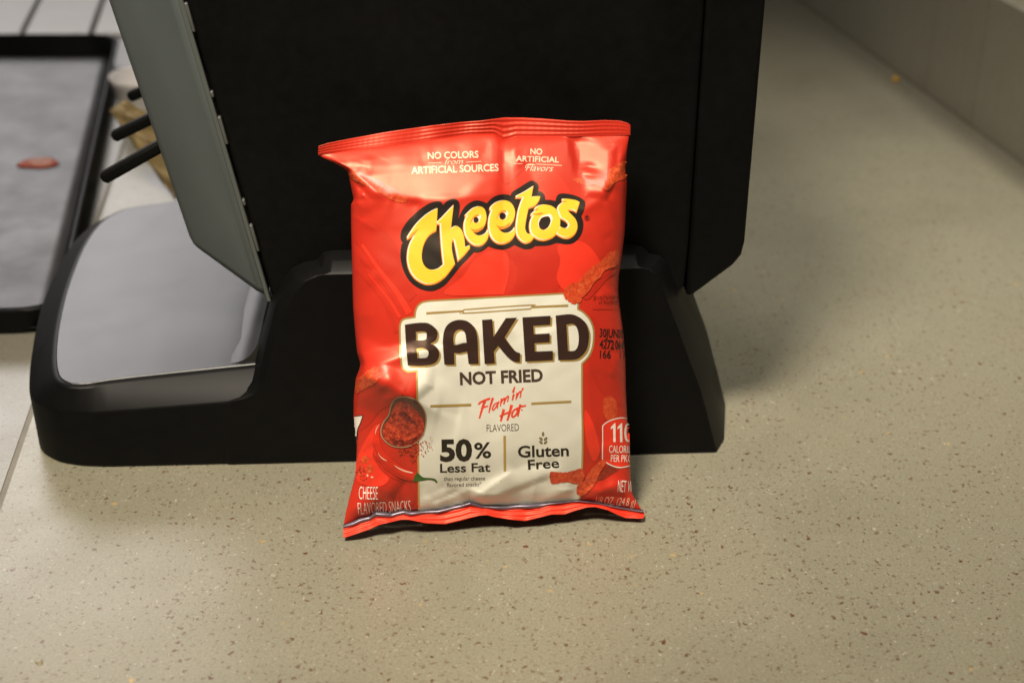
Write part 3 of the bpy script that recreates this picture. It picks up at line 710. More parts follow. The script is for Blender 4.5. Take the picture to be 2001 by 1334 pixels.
def ribbon(pts, w0, w1=None, sub=5, wiggle=0.0):
    w1 = w0 if w1 is None else w1
    q = [np.array(p, float) for p in pts]
    if len(q) > 2:
        out = []
        for i in range(len(q) - 1):
            p0 = q[i - 1] if i else 2 * q[0] - q[1]; p3 = q[i + 2] if i + 2 < len(q) else 2 * q[-1] - q[-2]
            for k in range(sub):
                t = k / sub; p1, p2 = q[i], q[i + 1]
                out.append(0.5 * ((2 * p1) + (-p0 + p2) * t + (2 * p0 - 5 * p1 + 4 * p2 - p3) * t * t + (-p0 + 3 * p1 - 3 * p2 + p3) * t ** 3))
        q = out + [q[-1]]
    else: q = [q[0] + (q[1] - q[0]) * k / 6 for k in range(7)]
    v, f = [], []; n = len(q)
    for i, p in enumerate(q):
        d = q[min(i + 1, n - 1)] - q[max(i - 1, 0)]; d = d / (np.hypot(*d) + 1e-9); nn = np.array([-d[1], d[0]])
        w = (w0 + (w1 - w0) * i / (n - 1)) * 0.5 * (1 + wiggle * math.sin(i * 2.1))
        v += [tuple(p + nn * w), tuple(p - nn * w)]
        if i: k = 2 * i; f += [(k - 2, k - 1, k + 1), (k - 2, k + 1, k)]
    return v, f
def disc(cx, cy, r, r2=None, n=14, rot=0.0):
    r2 = r if r2 is None else r2; c, s = math.cos(rot), math.sin(rot)
    p = [(r * math.cos(6.28318 * i / n), r2 * math.sin(6.28318 * i / n)) for i in range(n)]
    p = [(cx + a * c - b_ * s, cy + a * s + b_ * c) for a, b_ in p]
    return fill2d(p)
def ring2d(outer, w): return fill2d(outer, [offset_poly(outer, -w)])
def text2d(s, x0, y0, x1, y1, cap, bold=0.0, shear=0.0, spacing=1.0):
    """lettering whose baseline runs from (x0,y0) to (x1,y1), capital height cap, in photo pixels"""
    cu = bpy.data.curves.new("t", 'FONT'); cu.body = s; cu.size = 1.0; cu.offset = bold; cu.shear = shear; cu.space_character = spacing
    cu.resolution_u = 3
    ob = bpy.data.objects.new("t", cu); COL.objects.link(ob)
    dg = bpy.context.evaluated_depsgraph_get(); dg.update()
    me = ob.evaluated_get(dg).to_mesh()
    v = np.array([q.co[:2] for q in me.vertices]); f = [tuple(p.vertices) for p in me.polygons]
    ob.evaluated_get(dg).to_mesh_clear()
    bpy.data.objects.remove(ob); bpy.data.curves.remove(cu)
    H_ = CAPH
    a = (v[:, 0] - v[:, 0].min()) / (v[:, 0].max() - v[:, 0].min()); h = v[:, 1] / H_
    dx, dy = x1 - x0, y1 - y0; ln = math.hypot(dx, dy); ux, uy = dx / ln, dy / ln
    px = x0 + dx * a + h * cap * uy * -1 * -1; py = y0 + dy * a - h * cap * ux
    return list(zip(px, py)), f
def cap_height():
    cu = bpy.data.curves.new("t", 'FONT'); cu.body = "H"; ob = bpy.data.objects.new("t", cu); COL.objects.link(ob)
    dg = bpy.context.evaluated_depsgraph_get(); dg.update(); me = ob.evaluated_get(dg).to_mesh()
    h = max(q.co.y for q in me.vertices); ob.evaluated_get(dg).to_mesh_clear(); bpy.data.objects.remove(ob); bpy.data.curves.remove(cu)
    return h
CAPH = cap_height()

# ---- background swirls in the red
sw = [fill2d(poly([(985, 478), (1010, 520), (1005, 560), (985, 580, 'c'), (1082, 575, 'c'), (1100, 545), (1092, 510), (1098, 480), (1080, 470)])),
      fill2d(poly([(690, 425, 'c'), (740, 440), (775, 480), (785, 530), (815, 575, 'c'), (800, 590, 'c'), (760, 560), (735, 520), (700, 480), (690, 470, 'c')])),
      fill2d(poly([(930, 300), (965, 320), (985, 360), (1010, 345), (1025, 320), (990, 300), (960, 285)])),
      fill2d(poly([(1065, 268), (1120, 272), (1150, 330), (1140, 400), (1100, 350), (1075, 310)])),
      fill2d(poly([(695, 790), (730, 770), (765, 750), (800, 740), (780, 780), (745, 800), (720, 830), (695, 840)])),
      fill2d(poly([(1150, 620), (1175, 640), (1190, 700), (1218, 740), (1220, 790), (1190, 780), (1160, 740), (1150, 690)])),
      ribbon([(696, 528), (735, 570), (760, 610), (775, 650)], 3, 9), ribbon([(705, 505), (745, 548), (778, 600)], 5, 2),
      fill2d(poly([(760, 950), (790, 945), (810, 960), (808, 985), (780, 990), (765, 970)]))]
for q in sw: ink("printed_swirl", q, 1, M["red_dark"], bag, 7)
sl_ = [fill2d(poly([(1090, 480), (1120, 470), (1150, 480), (1175, 520), (1150, 545), (1110, 570), (1088, 545), (1095, 510)])),
       fill2d(poly([(870, 575), (905, 540), (935, 500), (985, 490), (995, 530), (985, 575, 'c')])),
       ribbon([(708, 478), (740, 525), (775, 570), (800, 612)], 4, 12), ribbon([(720, 535), (760, 585), (782, 620)], 2, 6),
       fill2d(poly([(697, 900), (720, 850), (740, 830), (735, 900), (760, 935), (740, 950), (700, 940)])),
       fill2d(poly([(1142, 800), (1160, 830), (1172, 880), (1160, 900), (1145, 860)]))]
for q in sl_: ink("printed_swirl", q, 1.4, M["red_lite"], bag, 7)

# ---- cream panel with gold edge
gold = poly([(813, 740, 'c'), (813, 727, 'c'), (797, 728), (787, 722), (782.5, 710), (780.5, 676), (779.8, 641), (782, 629), (789, 621.5), (809, 618, 'c'), (811, 605), (816.5, 595), (826, 588.5), (840, 586, 'c'),
             (1095, 572, 'c'), (1122, 572), (1131, 580), (1131, 603, 'c'), (1141, 609), (1153, 622), (1160, 638), (1162, 656), (1159, 680), (1151, 698), (1139, 711, 'c'), (1139, 780), (1140, 850), (1139, 915), (1133, 985, 'c'), (817, 1004, 'c'), (816, 908), (814, 820)])
panel = ink("front_label", fill2d(offset_poly(gold, -3.6)), 2, M["cream"], bag, 4.5)
ink("label_border", fill2d(gold), 1.2, M["gold"], bag, 4.5)
pill = poly([(906, 603.5, 'c'), (1036, 594.5), (1040.5, 599), (1037, 604.5, 'c'), (908, 613), (903.5, 608)])
ink("gold_ornament", join2d([fill2d([(833, 609.6), (904, 605.6), (904, 609.2), (833, 614.2)]), fill2d([(1040, 597.6), (1110, 594.6), (1110, 599.2), (1040, 602)]), ring2d(pill, 2.6)]), 3, M["gold"], panel, 6)
ink("gold_ornament", join2d([fill2d([(840.5, 790.6), (921, 787.8), (921, 793.2), (840.5, 795.6)])]), 3, M["gold"], panel, 6)
ink("gold_ornament", join2d([fill2d([(1038, 785.6), (1116, 781.8), (1116, 786.4), (1038, 790.4)])]), 3, M["gold"], panel, 6)
ink("gold_divider", fill2d([(983.5, 850.5), (988.6, 850.5), (989, 920), (984, 920)]), 3, M["gold"], panel, 6)

# ---- large word on the panel
D = lambda p: poly(zoom(780, 600, 10.263, p)); EE = lambda p: poly(zoom(920, 600, 8.004, p))
big = [
 (D([(115, 350, 'c'), (250, 325), (450, 307), (580, 320), (690, 385), (755, 470), (768, 565), (725, 665), (620, 735, 'c'), (720, 780), (785, 865), (800, 960), (765, 1060), (690, 1125), (560, 1165), (400, 1180), (172, 1172, 'c'), (150, 900), (130, 600)]),
  [D([(335, 490, 'c'), (450, 478), (530, 490), (550, 525), (550, 620), (520, 655), (450, 668), (345, 668, 'c')]), D([(355, 832, 'c'), (450, 818), (530, 830), (580, 880), (585, 945), (550, 1000), (480, 1012), (365, 1015, 'c')])]),
 (D([(878, 640), (895, 500), (945, 380), (1040, 295), (1180, 252), (1330, 266), (1440, 330), (1520, 430), (1560, 560), (1580, 800), (1592, 1135, 'c'), (1390, 1135, 'c'), (1360, 888, 'c'), (1290, 900), (1200, 920), (1100, 912, 'c'), (1107, 1145, 'c'), (905, 1145, 'c'), (888, 950), (876, 780)]),
  [D([(1098, 755, 'c'), (1085, 640), (1105, 525), (1160, 462), (1225, 445), (1290, 470), (1330, 550), (1350, 708, 'c'), (1270, 715), (1180, 742)])]),
 (EE([(175, 197, 'c'), (335, 185, 'c'), (355, 462, 'c'), (545, 170, 'c'), (720, 160, 'c'), (525, 468, 'c'), (600, 575), (690, 680), (770, 715, 'c'), (765, 855, 'c'), (690, 850), (605, 805), (520, 715), (425, 600, 'c'), (360, 690, 'c'), (375, 872, 'c'), (215, 885, 'c')]), []),
 (EE([(805, 157, 'c'), (1245, 132, 'c'), (1240, 272, 'c'), (975, 288, 'c'), (985, 420, 'c'), (1230, 408, 'c'), (1230, 545, 'c'), (995, 558, 'c'), (1000, 690, 'c'), (1280, 680, 'c'), (1280, 825, 'c'), (850, 845, 'c')]), []),
 (EE([(1323, 130, 'c'), (1550, 108), (1680, 150), (1780, 235), (1835, 370), (1838, 520), (1805, 660), (1730, 760), (1620, 815), (1365, 825, 'c')]),
  [EE([(1490, 268, 'c'), (1590, 258), (1650, 310), (1680, 420), (1682, 540), (1660, 630), (1610, 678), (1515, 682, 'c')])])]
for o_, h_ in big:
    ink("label_letter_edge", join2d([fill2d(shift(o_, k * 3.6 / 3, k * 3.4 / 3), [shift(q, k * 3.6 / 3, k * 3.4 / 3) for q in h_]) for k in (3,)]), 3, M["gold"], panel, 4.5)
    ink("label_letter", fill2d(o_, h_), 4.2, M["brown"], panel, 4.5)
ink("label_lettering", text2d("NOT FRIED", 899, 751, 1061, 744, 23, 0.036), 3, M["greyink"], panel, 6)

# brush lettering
K = lambda pts, a, b_=None: ribbon(zoom(830, 740, 6.67, pts), a * 1.15 / 6.67, (a if b_ is None else b_) * 1.15 / 6.67, wiggle=0.08)
fl = [K([(785, 275), (745, 395), (712, 512)], 34, 18), K([(698, 330), (730, 300), (785, 275), (852, 252)], 20, 26), K([(735, 390), (775, 365), (828, 350)], 24, 14),
      K([(888, 243), (855, 350), (835, 440)], 28, 14), K([(950, 305), (908, 330), (880, 385), (895, 402), (928, 362), (950, 318)], 16), K([(968, 288), (950, 335), (946, 385)], 20, 12),
      K([(1000, 252), (985, 355)], 20, 14), K([(990, 315), (1020, 265), (1040, 250), (1040, 285), (1028, 328)], 18), K([(1035, 300), (1065, 240), (1088, 222), (1085, 265), (1075, 300)], 18, 13),
      K([(1160, 195), (1140, 278)], 24, 16), K([(1172, 100), (1160, 135), (1148, 178)], 14, 26), K([(1205, 178), (1188, 270)], 22, 14), K([(1195, 235), (1225, 180), (1250, 160), (1250, 200), (1240, 245)], 20, 14), K([(1280, 115), (1270, 140), (1258, 165)], 26, 8)]
ht = [K([(1030, 392), (1010, 470), (990, 550)], 32, 22), K([(1132, 335), (1105, 440), (1075, 542)], 34, 22), K([(976, 485), (1050, 450), (1125, 425)], 20, 24),
      K([(1190, 385), (1150, 420), (1135, 480), (1160, 490), (1200, 445), (1205, 395), (1185, 388)], 22), K([(1245, 328), (1230, 400), (1212, 488)], 28, 18), K([(1190, 388), (1250, 360), (1318, 345)], 18, 22)]
ink("brush_lettering", join2d(fl + ht + [disc(830 + 1265 / 6.67, 740 + 402 / 6.67, 1.6)]), 3, M["flame"], panel, 5)
ink("label_lettering", text2d("FLAVORED", 951, 843, 1014, 841, 14, -0.004), 3, M["greyink"], panel, 6)
ink("label_lettering", text2d("50", 860, 899, 923, 898, 39, 0.040), 3, M["ink"], panel, 6)
ink("label_lettering", text2d("%", 927, 894, 960, 893, 29, 0.020), 3, M["ink"], panel, 6)
ink("label_lettering", text2d("Less Fat", 860, 922, 958, 920, 16.5, 0.020), 3, M["ink"], panel, 6)
ink("label_lettering", text2d("than regular cheese", 867, 938, 948, 937, 7.6, 0.0), 3, M["greyink"], panel, 6)
ink("label_lettering", text2d("flavored snacks*", 873, 950.5, 941, 948.5, 8.0, 0.0), 3, M["greyink"], panel, 6)
ink("label_lettering", text2d("Gluten", 1012, 892.5, 1111.5, 889.5, 21.5, 0.022), 3, M["ink"], panel, 6)
ink("label_lettering", text2d("Free", 1032, 916.5, 1093, 912.5, 18.5, 0.020), 3, M["ink"], panel, 6)
def leaf(cx, cy, ang, ln=9.0, w=3.4):
    c, s = math.cos(ang), math.sin(ang); q = []
    for t, k in ((0, 0), (.25, .8), (.55, 1), (.8, .6), (1, 0), (.8, -.6), (.55, -1), (.25, -.8)):
        a, b_ = t * ln, k * w * 0.5 * 1.5; q.append((cx + a * c - b_ * s, cy + a * s + b_ * c))
    return q
lv = [leaf(1061, 852, -1.57, 9.5)] + [leaf(1061.5 + sx * 1.2, y, -1.57 + sx * 0.85, 9.0) for sx in (-1, 1) for y in (859.5, 866.5)]
ink("grain_icon", join2d([ring2d(q, 1.15) for q in lv]), 3, M["ink"], panel, 6)
ink("grain_icon_fill", join2d([fill2d(offset_poly(q, -0.9)) for q in lv]), 2.6, M["gold"], panel, 6)

# ---- logo: black backing and yellow letters
back_ = poly(zoom(760, 330, 4.764, [(110, 610), (125, 560), (170, 490), (230, 430), (300, 370), (370, 325), (430, 303), (480, 305), (505, 335, 'c'), (540, 300), (590, 278), (635, 290), (658, 330), (655, 400), (642, 470, 'c'), (680, 390), (730, 330), (800, 295), (860, 300), (910, 320, 'c'),
   (960, 270), (1030, 240), (1100, 240), (1130, 250, 'c'), (1150, 215), (1220, 170), (1310, 115), (1350, 115), (1390, 150), (1390, 205, 'c'), (1425, 218), (1450, 250), (1455, 290, 'c'), (1500, 290), (1550, 300, 'c'), (1560, 260), (1585, 235), (1640, 230), (1720, 245), (1790, 275), (1825, 310), (1820, 370), (1790, 440, 'c'),
   (1808, 500), (1800, 580), (1770, 640), (1720, 690), (1650, 705), (1560, 690, 'c'), (1480, 715), (1360, 720, 'c'), (1320, 745), (1260, 748), (1200, 725), (1170, 710, 'c'), (1100, 745), (1040, 750), (980, 740), (925, 720, 'c'), (880, 755), (830, 775), (790, 775, 'c'), (730, 840), (670, 900, 'c'),
   (590, 1000), (520, 1080), (440, 1125), (370, 1135), (280, 1110), (190, 1040), (130, 930), (108, 820), (115, 720), (130, 685, 'c'), (112, 660)]))
logo = ink("logo_backing", fill2d(back_), 2, M["ink"], bag, 4.5)
ZA = lambda p: poly(zoom(780, 390, 7.02, p)); ZB = lambda p: poly(zoom(890, 390, 12.13, p)); ZC = lambda p: poly(zoom(990, 340, 8.894, p))
def ell(o, cx, cy, rx, ry, k, n=20): return [(o[0] + (cx + rx * math.cos(6.28318 * i / n)) / k, o[1] + (cy + ry * math.sin(6.28318 * i / n)) / k) for i in range(n)]
letters = [
 (ZA([(525, 115, 'c'), (515, 280), (503, 430, 'c'), (420, 480), (355, 565), (315, 680), (305, 800), (330, 890), (385, 948), (450, 962), (530, 945), (602, 888, 'c'), (580, 700), (565, 500), (556, 340, 'c'), (520, 338, 'c'), (512, 305, 'c'), (560, 265), (650, 170), (742, 72, 'c'), (722, 240), (705, 402, 'c'), (740, 372), (790, 365), (850, 420), (885, 520), (900, 652, 'c'),
      (965, 628, 'c'), (965, 668, 'c'), (890, 760), (805, 842, 'c'), (785, 740), (765, 640), (752, 580), (738, 552), (720, 590), (718, 680), (735, 780), (762, 882, 'c'), (700, 970), (620, 1065), (520, 1135), (420, 1162), (330, 1150), (220, 1085), (145, 980), (110, 850), (113, 720), (140, 610), (195, 505, 'c'), (115, 545, 'c'), (108, 512, 'c'), (160, 430), (240, 320), (350, 215), (440, 155)]), []),
 (ZB([(218, 372, 'c'), (300, 290), (400, 205), (530, 162), (640, 195), (705, 290), (725, 430), (700, 570), (640, 675), (560, 738), (470, 765), (395, 742, 'c'), (430, 800), (490, 842), (560, 855), (660, 828), (725, 770), (758, 690, 'c'), (775, 790), (765, 890), (710, 1000), (620, 1078), (505, 1098), (400, 1065), (300, 978), (222, 850), (192, 700), (192, 580), (222, 455), (262, 385, 'c'), (228, 405, 'c')]), [ell((890, 390), 487, 487, 68, 76, 12.13)]),
 (ZB([(805, 202, 'c'), (860, 132), (960, 60), (1100, 22), (1230, 40), (1335, 120), (1398, 260), (1395, 390), (1350, 520), (1260, 628), (1150, 680), (1060, 690), (985, 655, 'c'), (1020, 715), (1080, 765), (1155, 792), (1250, 785), (1335, 735), (1392, 655, 'c'), (1405, 750), (1390, 850), (1310, 962), (1200, 1030), (1080, 1052), (970, 1028), (872, 950), (802, 820), (770, 680), (768, 550), (790, 400), (840, 262, 'c'), (808, 262, 'c')]), [ell((890, 390), 1115, 395, 85, 90, 12.13)]),
 (ZC([(460, 210, 'c'), (440, 300), (422, 402, 'c'), (500, 392), (575, 392, 'c'), (550, 470), (480, 560), (372, 600, 'c'), (345, 720), (320, 860), (315, 960), (350, 1035), (412, 1042, 'c'), (470, 1100, 'c'), (410, 1175), (320, 1203), (235, 1160), (175, 1080), (152, 980), (158, 850), (188, 650), (228, 520), (266, 420, 'c'), (155, 420, 'c'), (158, 382, 'c'), (300, 310)]), []),
 (ZC([(955, 437, 'c'), (1020, 432), (1110, 442), (1200, 462), (1260, 495, 'c'), (1235, 580), (1205, 668, 'c'), (1150, 640), (1090, 630), (1055, 650, 'c'), (1110, 705), (1180, 780), (1218, 870), (1215, 960), (1170, 1050), (1090, 1110), (1000, 1118), (920, 1085), (850, 1045, 'c'), (915, 905, 'c'), (960, 935), (1015, 943), (1052, 915), (1062, 875), (1010, 815), (925, 772, 'c'), (900, 700), (868, 612, 'c'), (890, 560), (935, 515), (985, 490, 'c'), (960, 482, 'c')]), []),
 (ZC([(475, 620, 'c'), (500, 580), (565, 548), (660, 535), (770, 560), (850, 620), (905, 720), (922, 840), (900, 970), (840, 1060), (760, 1120), (660, 1152), (560, 1145), (470, 1098), (412, 1030), (390, 930), (402, 820), (440, 735, 'c'), (415, 730, 'c'), (425, 690), (490, 640, 'c')]), [ZC([(556, 900), (558, 840), (595, 770), (650, 742), (695, 735), (740, 745), (766, 805), (752, 875), (710, 942), (640, 978), (580, 955)])])]
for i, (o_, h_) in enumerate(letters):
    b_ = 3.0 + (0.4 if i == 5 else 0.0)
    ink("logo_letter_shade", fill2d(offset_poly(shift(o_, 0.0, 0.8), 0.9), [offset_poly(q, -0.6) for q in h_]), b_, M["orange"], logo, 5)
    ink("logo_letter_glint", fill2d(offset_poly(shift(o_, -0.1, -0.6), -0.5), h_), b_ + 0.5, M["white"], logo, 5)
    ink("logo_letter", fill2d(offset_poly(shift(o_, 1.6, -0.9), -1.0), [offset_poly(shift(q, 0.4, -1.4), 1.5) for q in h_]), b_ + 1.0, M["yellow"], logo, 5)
cr = [ZB([(342, 578, 'c'), (375, 480), (440, 390), (520, 352), (560, 372), (520, 400), (440, 430), (395, 500)]), ZB([(962, 470, 'c'), (1000, 370), (1060, 285), (1140, 255), (1200, 270), (1190, 310), (1110, 300), (1040, 350)]), ZB([(345, 665, 'c'), (400, 700), (470, 712), (560, 690), (640, 640), (600, 720), (480, 768), (400, 748)]), ZB([(958, 592, 'c'), (1010, 628), (1090, 640), (1200, 610), (1290, 540), (1240, 650), (1120, 692), (1000, 665)]),
      ZC([(560, 600, 'c'), (500, 612), (480, 640, 'c'), (520, 635)]), ZC([(680, 715, 'c'), (640, 690), (560, 720), (430, 700), (520, 690), (610, 672)]), ZC([(955, 470, 'c'), (1000, 470), (1050, 480, 'c'), (985, 490)]), ZA([(115, 545, 'c'), (170, 470), (268, 395, 'c'), (200, 500)])]
for q in cr: ink("logo_letter_accent", fill2d(q), 4.7, M["orange"], logo, 5)
gl = [ZB([(560, 350, 'c'), (598, 380), (600, 430), (565, 470, 'c'), (572, 400)]), ZB([(1190, 255, 'c'), (1240, 300), (1240, 360), (1200, 400, 'c'), (1215, 320)]), ZC([(720, 680, 'c'), (775, 720), (795, 790), (770, 830, 'c'), (765, 760)]), ZC([(1065, 870, 'c'), (1085, 890), (1070, 930), (1040, 945, 'c'), (1060, 910)])]
for q in gl: ink("logo_letter_glint", fill2d(q), 4.8, M["white"], logo, 5)
rg = [(1147 + 4.8 * math.cos(6.28318 * i / 20), 426 + 5.0 * math.sin(6.28318 * i / 20)) for i in range(20)]
ink("registered_mark", join2d([ring2d(rg, 0.9), text2d("R", 1145, 428.8, 1149.4, 428.8, 5.6, 0.01)]), 2, M["ink"], bag, 6)

# ---- small print on the red film
ink("small_lettering", text2d("NO COLORS", 836, 311.5, 935, 308.5, 13, 0.022), 2, M["pale"], bag, 6)
ink("small_lettering", join2d([text2d("from", 869, 322.5, 905, 321, 11, -0.004, 0.35), ribbon([(837, 319.6), (863, 318.4)], 1.0), ribbon([(911, 317.6), (940, 316)], 1.0)]), 2, M["pale"], bag, 6)
ink("small_lettering", text2d("ARTIFICIAL SOURCES", 804, 340.5, 974, 334.5, 13.5, 0.022), 2, M["pale"], bag, 6)
ink("small_lettering", text2d("NO", 1036, 302, 1059.5, 302.5, 11, 0.020), 2, M["pale"], bag, 6)
ink("small_lettering", text2d("ARTIFICIAL", 1008, 315.5, 1092, 318, 10.5, 0.018), 2, M["pale"], bag, 6)
ink("small_lettering", join2d([text2d("Flavors", 1027, 334, 1081, 335.5, 12.5, -0.004, 0.4), ribbon([(1004, 320), (1021, 320.3)], 1.0), ribbon([(1048, 321.2), (1098, 324)], 1.1), ribbon([(1026, 329), (1030, 322), (1040, 321.5), (1046, 323)], 1.3)]), 2, M["pale"], bag, 6)
ink("faded_lettering", join2d([text2d("guarantee", 1159, 584, 1212, 584, 8.5, -0.002), text2d("of freshness", 1169, 593, 1214, 593, 7.0, -0.003), ribbon([(1158, 604), (1213, 604.5)], 0.9)]), 2, M["faded"], bag, 6)
ink("date_code", join2d([text2d("30JUN", 1171, 658, 1207, 659.5, 16.0, 0.020), text2d("2025", 1207.5, 659.6, 1225, 660.5, 16.0, 0.012), text2d("4272", 1171, 680.5, 1199, 681.5, 17.0, 0.020), text2d("0644", 1201, 681.5, 1224, 682.5, 17.0, 0.014), text2d("166", 1171.5, 699.5, 1193, 700, 15.0, 0.022), text2d("17", 1211, 700, 1222, 700.5, 14.0, 0.0)]), 2, M["ink"], bag, 6)
badge = poly([(1176, 831, 'c'), (1184, 824), (1196, 818.5), (1212, 815), (1228, 817), (1240, 822, 'c'), (1240, 906, 'c'), (1228, 911), (1210, 913.5), (1192, 908.5), (1176, 898, 'c')])
cal = ink("calorie_badge", fill2d(badge), 2, M["red_lite"], bag, 6)
ink("badge_outline", ring2d(badge, 1.9), 3, M["white"], cal, 6)
ink("badge_lettering", join2d([fill2d([(1193, 834), (1200.5, 826), (1202, 826), (1202.5, 863), (1198, 863), (1197.5, 835), (1193, 838.5)]), fill2d([(1206, 834), (1213.5, 826), (1215, 826), (1215.5, 863.3), (1211, 863.3), (1210.5, 835), (1206, 838.5)]), ring2d(poly([(1219, 845), (1221, 831), (1226, 826), (1231, 831), (1233, 845), (1231, 858), (1226, 863.5), (1221, 858)]), 4), text2d("CALORIES", 1189.5, 883.5, 1236, 884.5, 14, 0.004), text2d("PER PKG", 1193, 901, 1233, 902, 13.5, 0.004)]), 3, M["white"], cal, 6)
ink("small_lettering", text2d("NET WT", 1206.5, 960, 1240, 962, 22.5, -0.004), 2, M["white"], bag, 6)
ink("small_lettering", text2d("1/8 OZ. (24.8 g)", 1163, 984, 1241, 988, 15.5, -0.010, 0.25), 2, M["pale"], bag, 6)
ink("small_lettering", text2d("CHEESE", 701.5, 975, 738.5, 975.6, 25.5, -0.012), 2, M["white"], bag, 6)
ink("small_lettering", text2d("FLAVORED SNACKS", 700, 1004, 803, 999, 22.5, -0.012), 2, M["white"], bag, 6)
cor = poly([(693, 814, 'c'), (708.5, 812, 'c'), (704, 826), (698.5, 840), (697, 866, 'c'), (694, 850)])
ink("white_mark_outline", fill2d(offset_poly(cor, 1.6)), 1.6, M["ink"], bag, 5)
ink("white_mark", fill2d(cor), 2.4, M["white"], bag, 5)

# ---- printed pictures: puffs, bowl of chili powder, chili pepper
ZF = lambda p: poly(zoom(690, 760, 6.67, p))
def rough_poly(pts, amp, seed, sub=6):
    rr = random.Random(seed); p = smooth_closed(pts, sub)
    return [(q[0] + rr.uniform(-amp, amp), q[1] + rr.uniform(-amp, amp)) for q in p]
ink("printed_puff", fill2d(rough_poly([(1101, 572), (1106, 560), (1118, 553), (1132, 548), (1140, 536), (1155, 522), (1170, 512), (1185, 497), (1200, 488), (1208, 492), (1208, 512), (1198, 522), (1182, 528), (1172, 542), (1160, 552), (1152, 566), (1140, 578), (1134, 588), (1122, 594), (1110, 588), (1103, 582)], 1.1, 3)), 4.6, M["puff"], bag, 5)
ink("printed_puff_shadow", fill2d(poly([(1140, 582), (1156, 568), (1166, 552), (1184, 535), (1205, 524), (1206, 530), (1186, 545), (1168, 566), (1150, 584)])), 2.4, M["red_dark"], bag, 6)
ink("printed_puff", fill2d(rough_poly([(682, 338), (700, 336), (730, 348), (760, 362), (785, 378), (797, 388), (792, 396), (770, 392), (740, 376), (710, 360), (690, 350)], 1.0, 5)), 2, M["puff"], bag, 5)
ink("printed_puff", fill2d(rough_poly([(1120, 352), (1140, 345), (1170, 340), (1195, 328), (1222, 315), (1224, 345), (1200, 358), (1185, 372), (1165, 362), (1140, 362)], 1.0, 6)), 2, M["puff"], bag, 5)
ink("printed_puff", fill2d(rough_poly([(697, 745), (715, 728), (735, 716), (755, 714), (760, 724), (745, 738), (730, 750), (712, 760), (697, 768)], 1.0, 8)), 2, M["puff"], bag, 5)
ink("printed_puff", fill2d(rough_poly([(1178, 782), (1190, 774), (1202, 780), (1206, 800), (1204, 818), (1190, 822), (1180, 810)], 1.2, 9)), 1.7, M["puff"], bag, 5)
ink("printed_puff", fill2d(rough_poly([(1074, 926), (1078, 920), (1100, 922), (1122, 918), (1134, 914), (1142, 922), (1140, 938), (1126, 944), (1104, 941), (1080, 944), (1075, 936)], 0.7, 12)), 4.4, M["puff"], bag, 5)
ink("printed_puff_shadow", fill2d(poly([(1165, 935), (1182, 915), (1195, 908), (1210, 914), (1195, 925), (1178, 936)])), 2, M["puff_dark"], bag, 6)
ink("printed_puff", fill2d(rough_poly([(1126, 955), (1130, 945), (1142, 936), (1150, 922), (1162, 908), (1178, 896), (1184, 904), (1172, 922), (1166, 938), (1156, 954), (1140, 966), (1128, 964)], 0.7, 13)), 5.0, M["puff"], bag, 5)
chili = ink("printed_chili", fill2d(ZF([(360, 430), (295, 520), (260, 640), (265, 760), (310, 880), (390, 990), (490, 1080), (610, 1150), (720, 1185), (790, 1190, 'c'), (830, 1080, 'c'), (740, 1060), (640, 1010), (520, 920), (430, 840), (375, 740), (345, 620), (350, 520)])), 3.2, M["chili"], bag, 5)
ink("chili_glint", join2d([fill2d(ZF([(530, 980, 'c'), (600, 1020), (680, 1052), (785, 1080, 'c'), (760, 1090), (660, 1065), (580, 1025)])), fill2d(ZF([(325, 815, 'c'), (365, 875), (450, 930, 'c'), (400, 915), (350, 870)])), fill2d(ZF([(355, 440, 'c'), (310, 520), (290, 600, 'c'), (300, 520)]))]), 3.8, M["pale"], chili, 5)
ink("chili_shade", fill2d(ZF([(268, 700, "c"), (310, 860), (400, 985), (520, 1080), (660, 1150), (785, 1188, "c"), (640, 1118), (500, 1030), (390, 920), (315, 800)])), 3.8, M["red_dark"], chili, 5)
ink("chili_shadow", fill2d(ZF([(262, 780, 'c'), (310, 900), (400, 1020), (520, 1120), (660, 1190), (800, 1210, 'c'), (640, 1200), (480, 1140), (340, 1010), (265, 880)])), 2.2, M["red_dark"], chili, 5)
ink("chili_stem", fill2d(ZF([(830, 1078, 'c'), (870, 1110), (920, 1145), (990, 1150), (1060, 1160), (1098, 1195), (1085, 1212), (1050, 1185), (980, 1175), (900, 1188), (840, 1195), (778, 1195, 'c'), (800, 1130)])), 4.2, M["green"], chili, 4)
bo = ZF([(700, 88), (600, 92), (530, 130), (490, 210), (460, 330), (395, 420), (360, 520), (370, 610), (430, 690), (520, 745), (640, 760), (760, 735), (870, 660), (930, 560), (955, 430), (950, 310), (900, 210), (820, 130)])
bowl = ink("printed_bowl", fill2d(bo), 4.4, M["bowlrim"], bag, 5)
ink("printed_bowl_inside", fill2d(offset_poly(bo, -2.2)), 4.9, M["bowlin"], bowl, 5)
pw = ZF([(630, 150), (560, 185), (510, 280), (475, 380), (405, 470), (392, 590), (450, 680), (560, 728), (680, 738), (800, 690), (885, 610), (925, 500), (915, 400), (860, 310), (780, 230), (710, 165)])
ink("printed_powder", fill2d(pw), 5.4, M["powder"], bowl, 5)
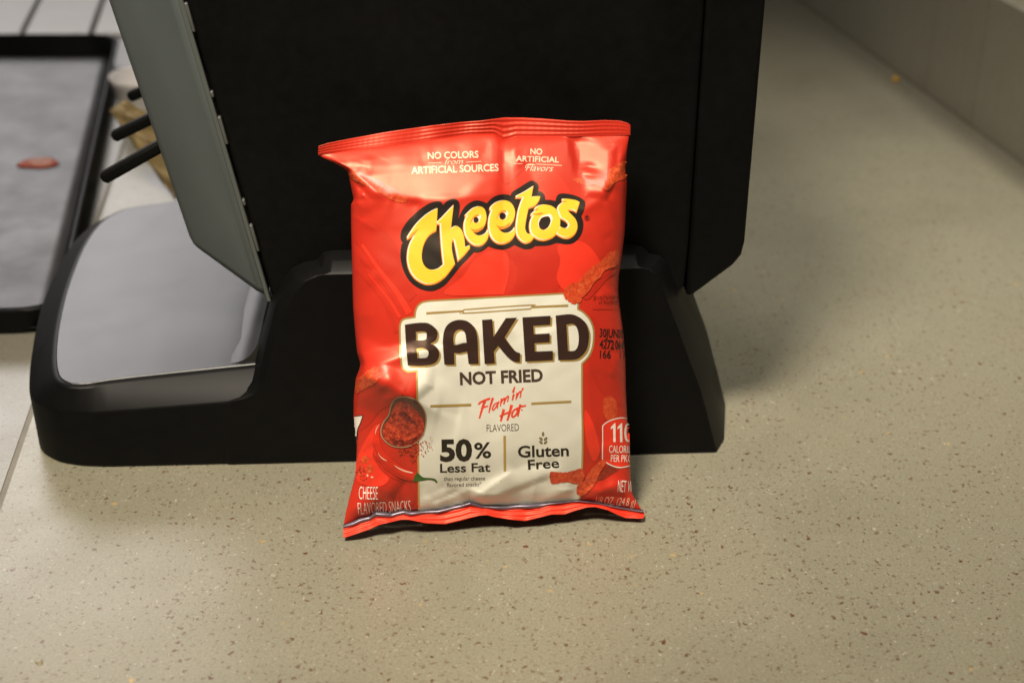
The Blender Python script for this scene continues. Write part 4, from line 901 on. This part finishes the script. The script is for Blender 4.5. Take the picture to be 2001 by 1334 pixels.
ink("printed_powder_shade", fill2d(rough_poly([(690 + 470 / 6.67, 760 + 600 / 6.67), (690 + 560 / 6.67, 760 + 650 / 6.67), (690 + 700 / 6.67, 760 + 660 / 6.67), (690 + 840 / 6.67, 760 + 610 / 6.67), (690 + 790 / 6.67, 760 + 690 / 6.67), (690 + 660 / 6.67, 760 + 725 / 6.67), (690 + 520 / 6.67, 760 + 690 / 6.67)], 0.8, 31)), 5.9, M["powder_dark"], bowl, 5)
ink("printed_powder_shade", fill2d(rough_poly([(690 + 600 / 6.67, 760 + 300 / 6.67), (690 + 680 / 6.67, 760 + 290 / 6.67), (690 + 760 / 6.67, 760 + 370 / 6.67), (690 + 850 / 6.67, 760 + 470 / 6.67), (690 + 760 / 6.67, 760 + 430 / 6.67), (690 + 660 / 6.67, 760 + 370 / 6.67)], 1.0, 32)), 5.9, M["powder_dark"], bowl, 5)
rr = random.Random(21); cr = []
for k in range(120):
    a = rr.random() ** 1.5; cx = 800 + a * 250 + rr.uniform(-60, 40); cy = 800 - a * 110 + rr.gauss(0, 60) * (1 - 0.4 * a)
    r = rr.uniform(4, 16) * (1.25 - a)
    cr.append(disc(690 + cx / 6.67, 760 + cy / 6.67, r / 6.67, r * rr.uniform(.6, 1) / 6.67, 6, rr.uniform(0, 3)))
for k in range(50): cr.append(disc(690 + rr.uniform(590, 850) / 6.67, 760 + rr.uniform(770, 850) / 6.67, rr.uniform(.8, 2.6), rr.uniform(.8, 2.0), 6, rr.uniform(0, 3)))
ink("printed_crumbs", join2d(cr), 4.8, M["powder"], bag, 7)
sd = [disc(690 + 160 / 6.67, 760 + 915 / 6.67, 8.0, 8.0, 14), disc(690 + 215 / 6.67, 760 + 1035 / 6.67, 6.5, 10, 14, 0.3)]
ink("printed_seeds", join2d(sd), 2.6, M["puff"], bag, 6)
cr = [disc(690 + rr.gauss(120, 30) / 6.67, 760 + rr.gauss(1060, 55) / 6.67, rr.uniform(.8, 2.4), None, 6) for _ in range(40)]
ink("printed_crumbs", join2d(cr), 2.2, M["powder"], bag, 7)
ink("printed_flecks", join2d([disc(690 + 190 / 6.67, 760 + 1120 / 6.67, 1.6, 2.6, 8), disc(690 + 248 / 6.67, 760 + 1143 / 6.67, 2.6, 1.8, 8)]), 2.8, M["pale"], bag, 6)
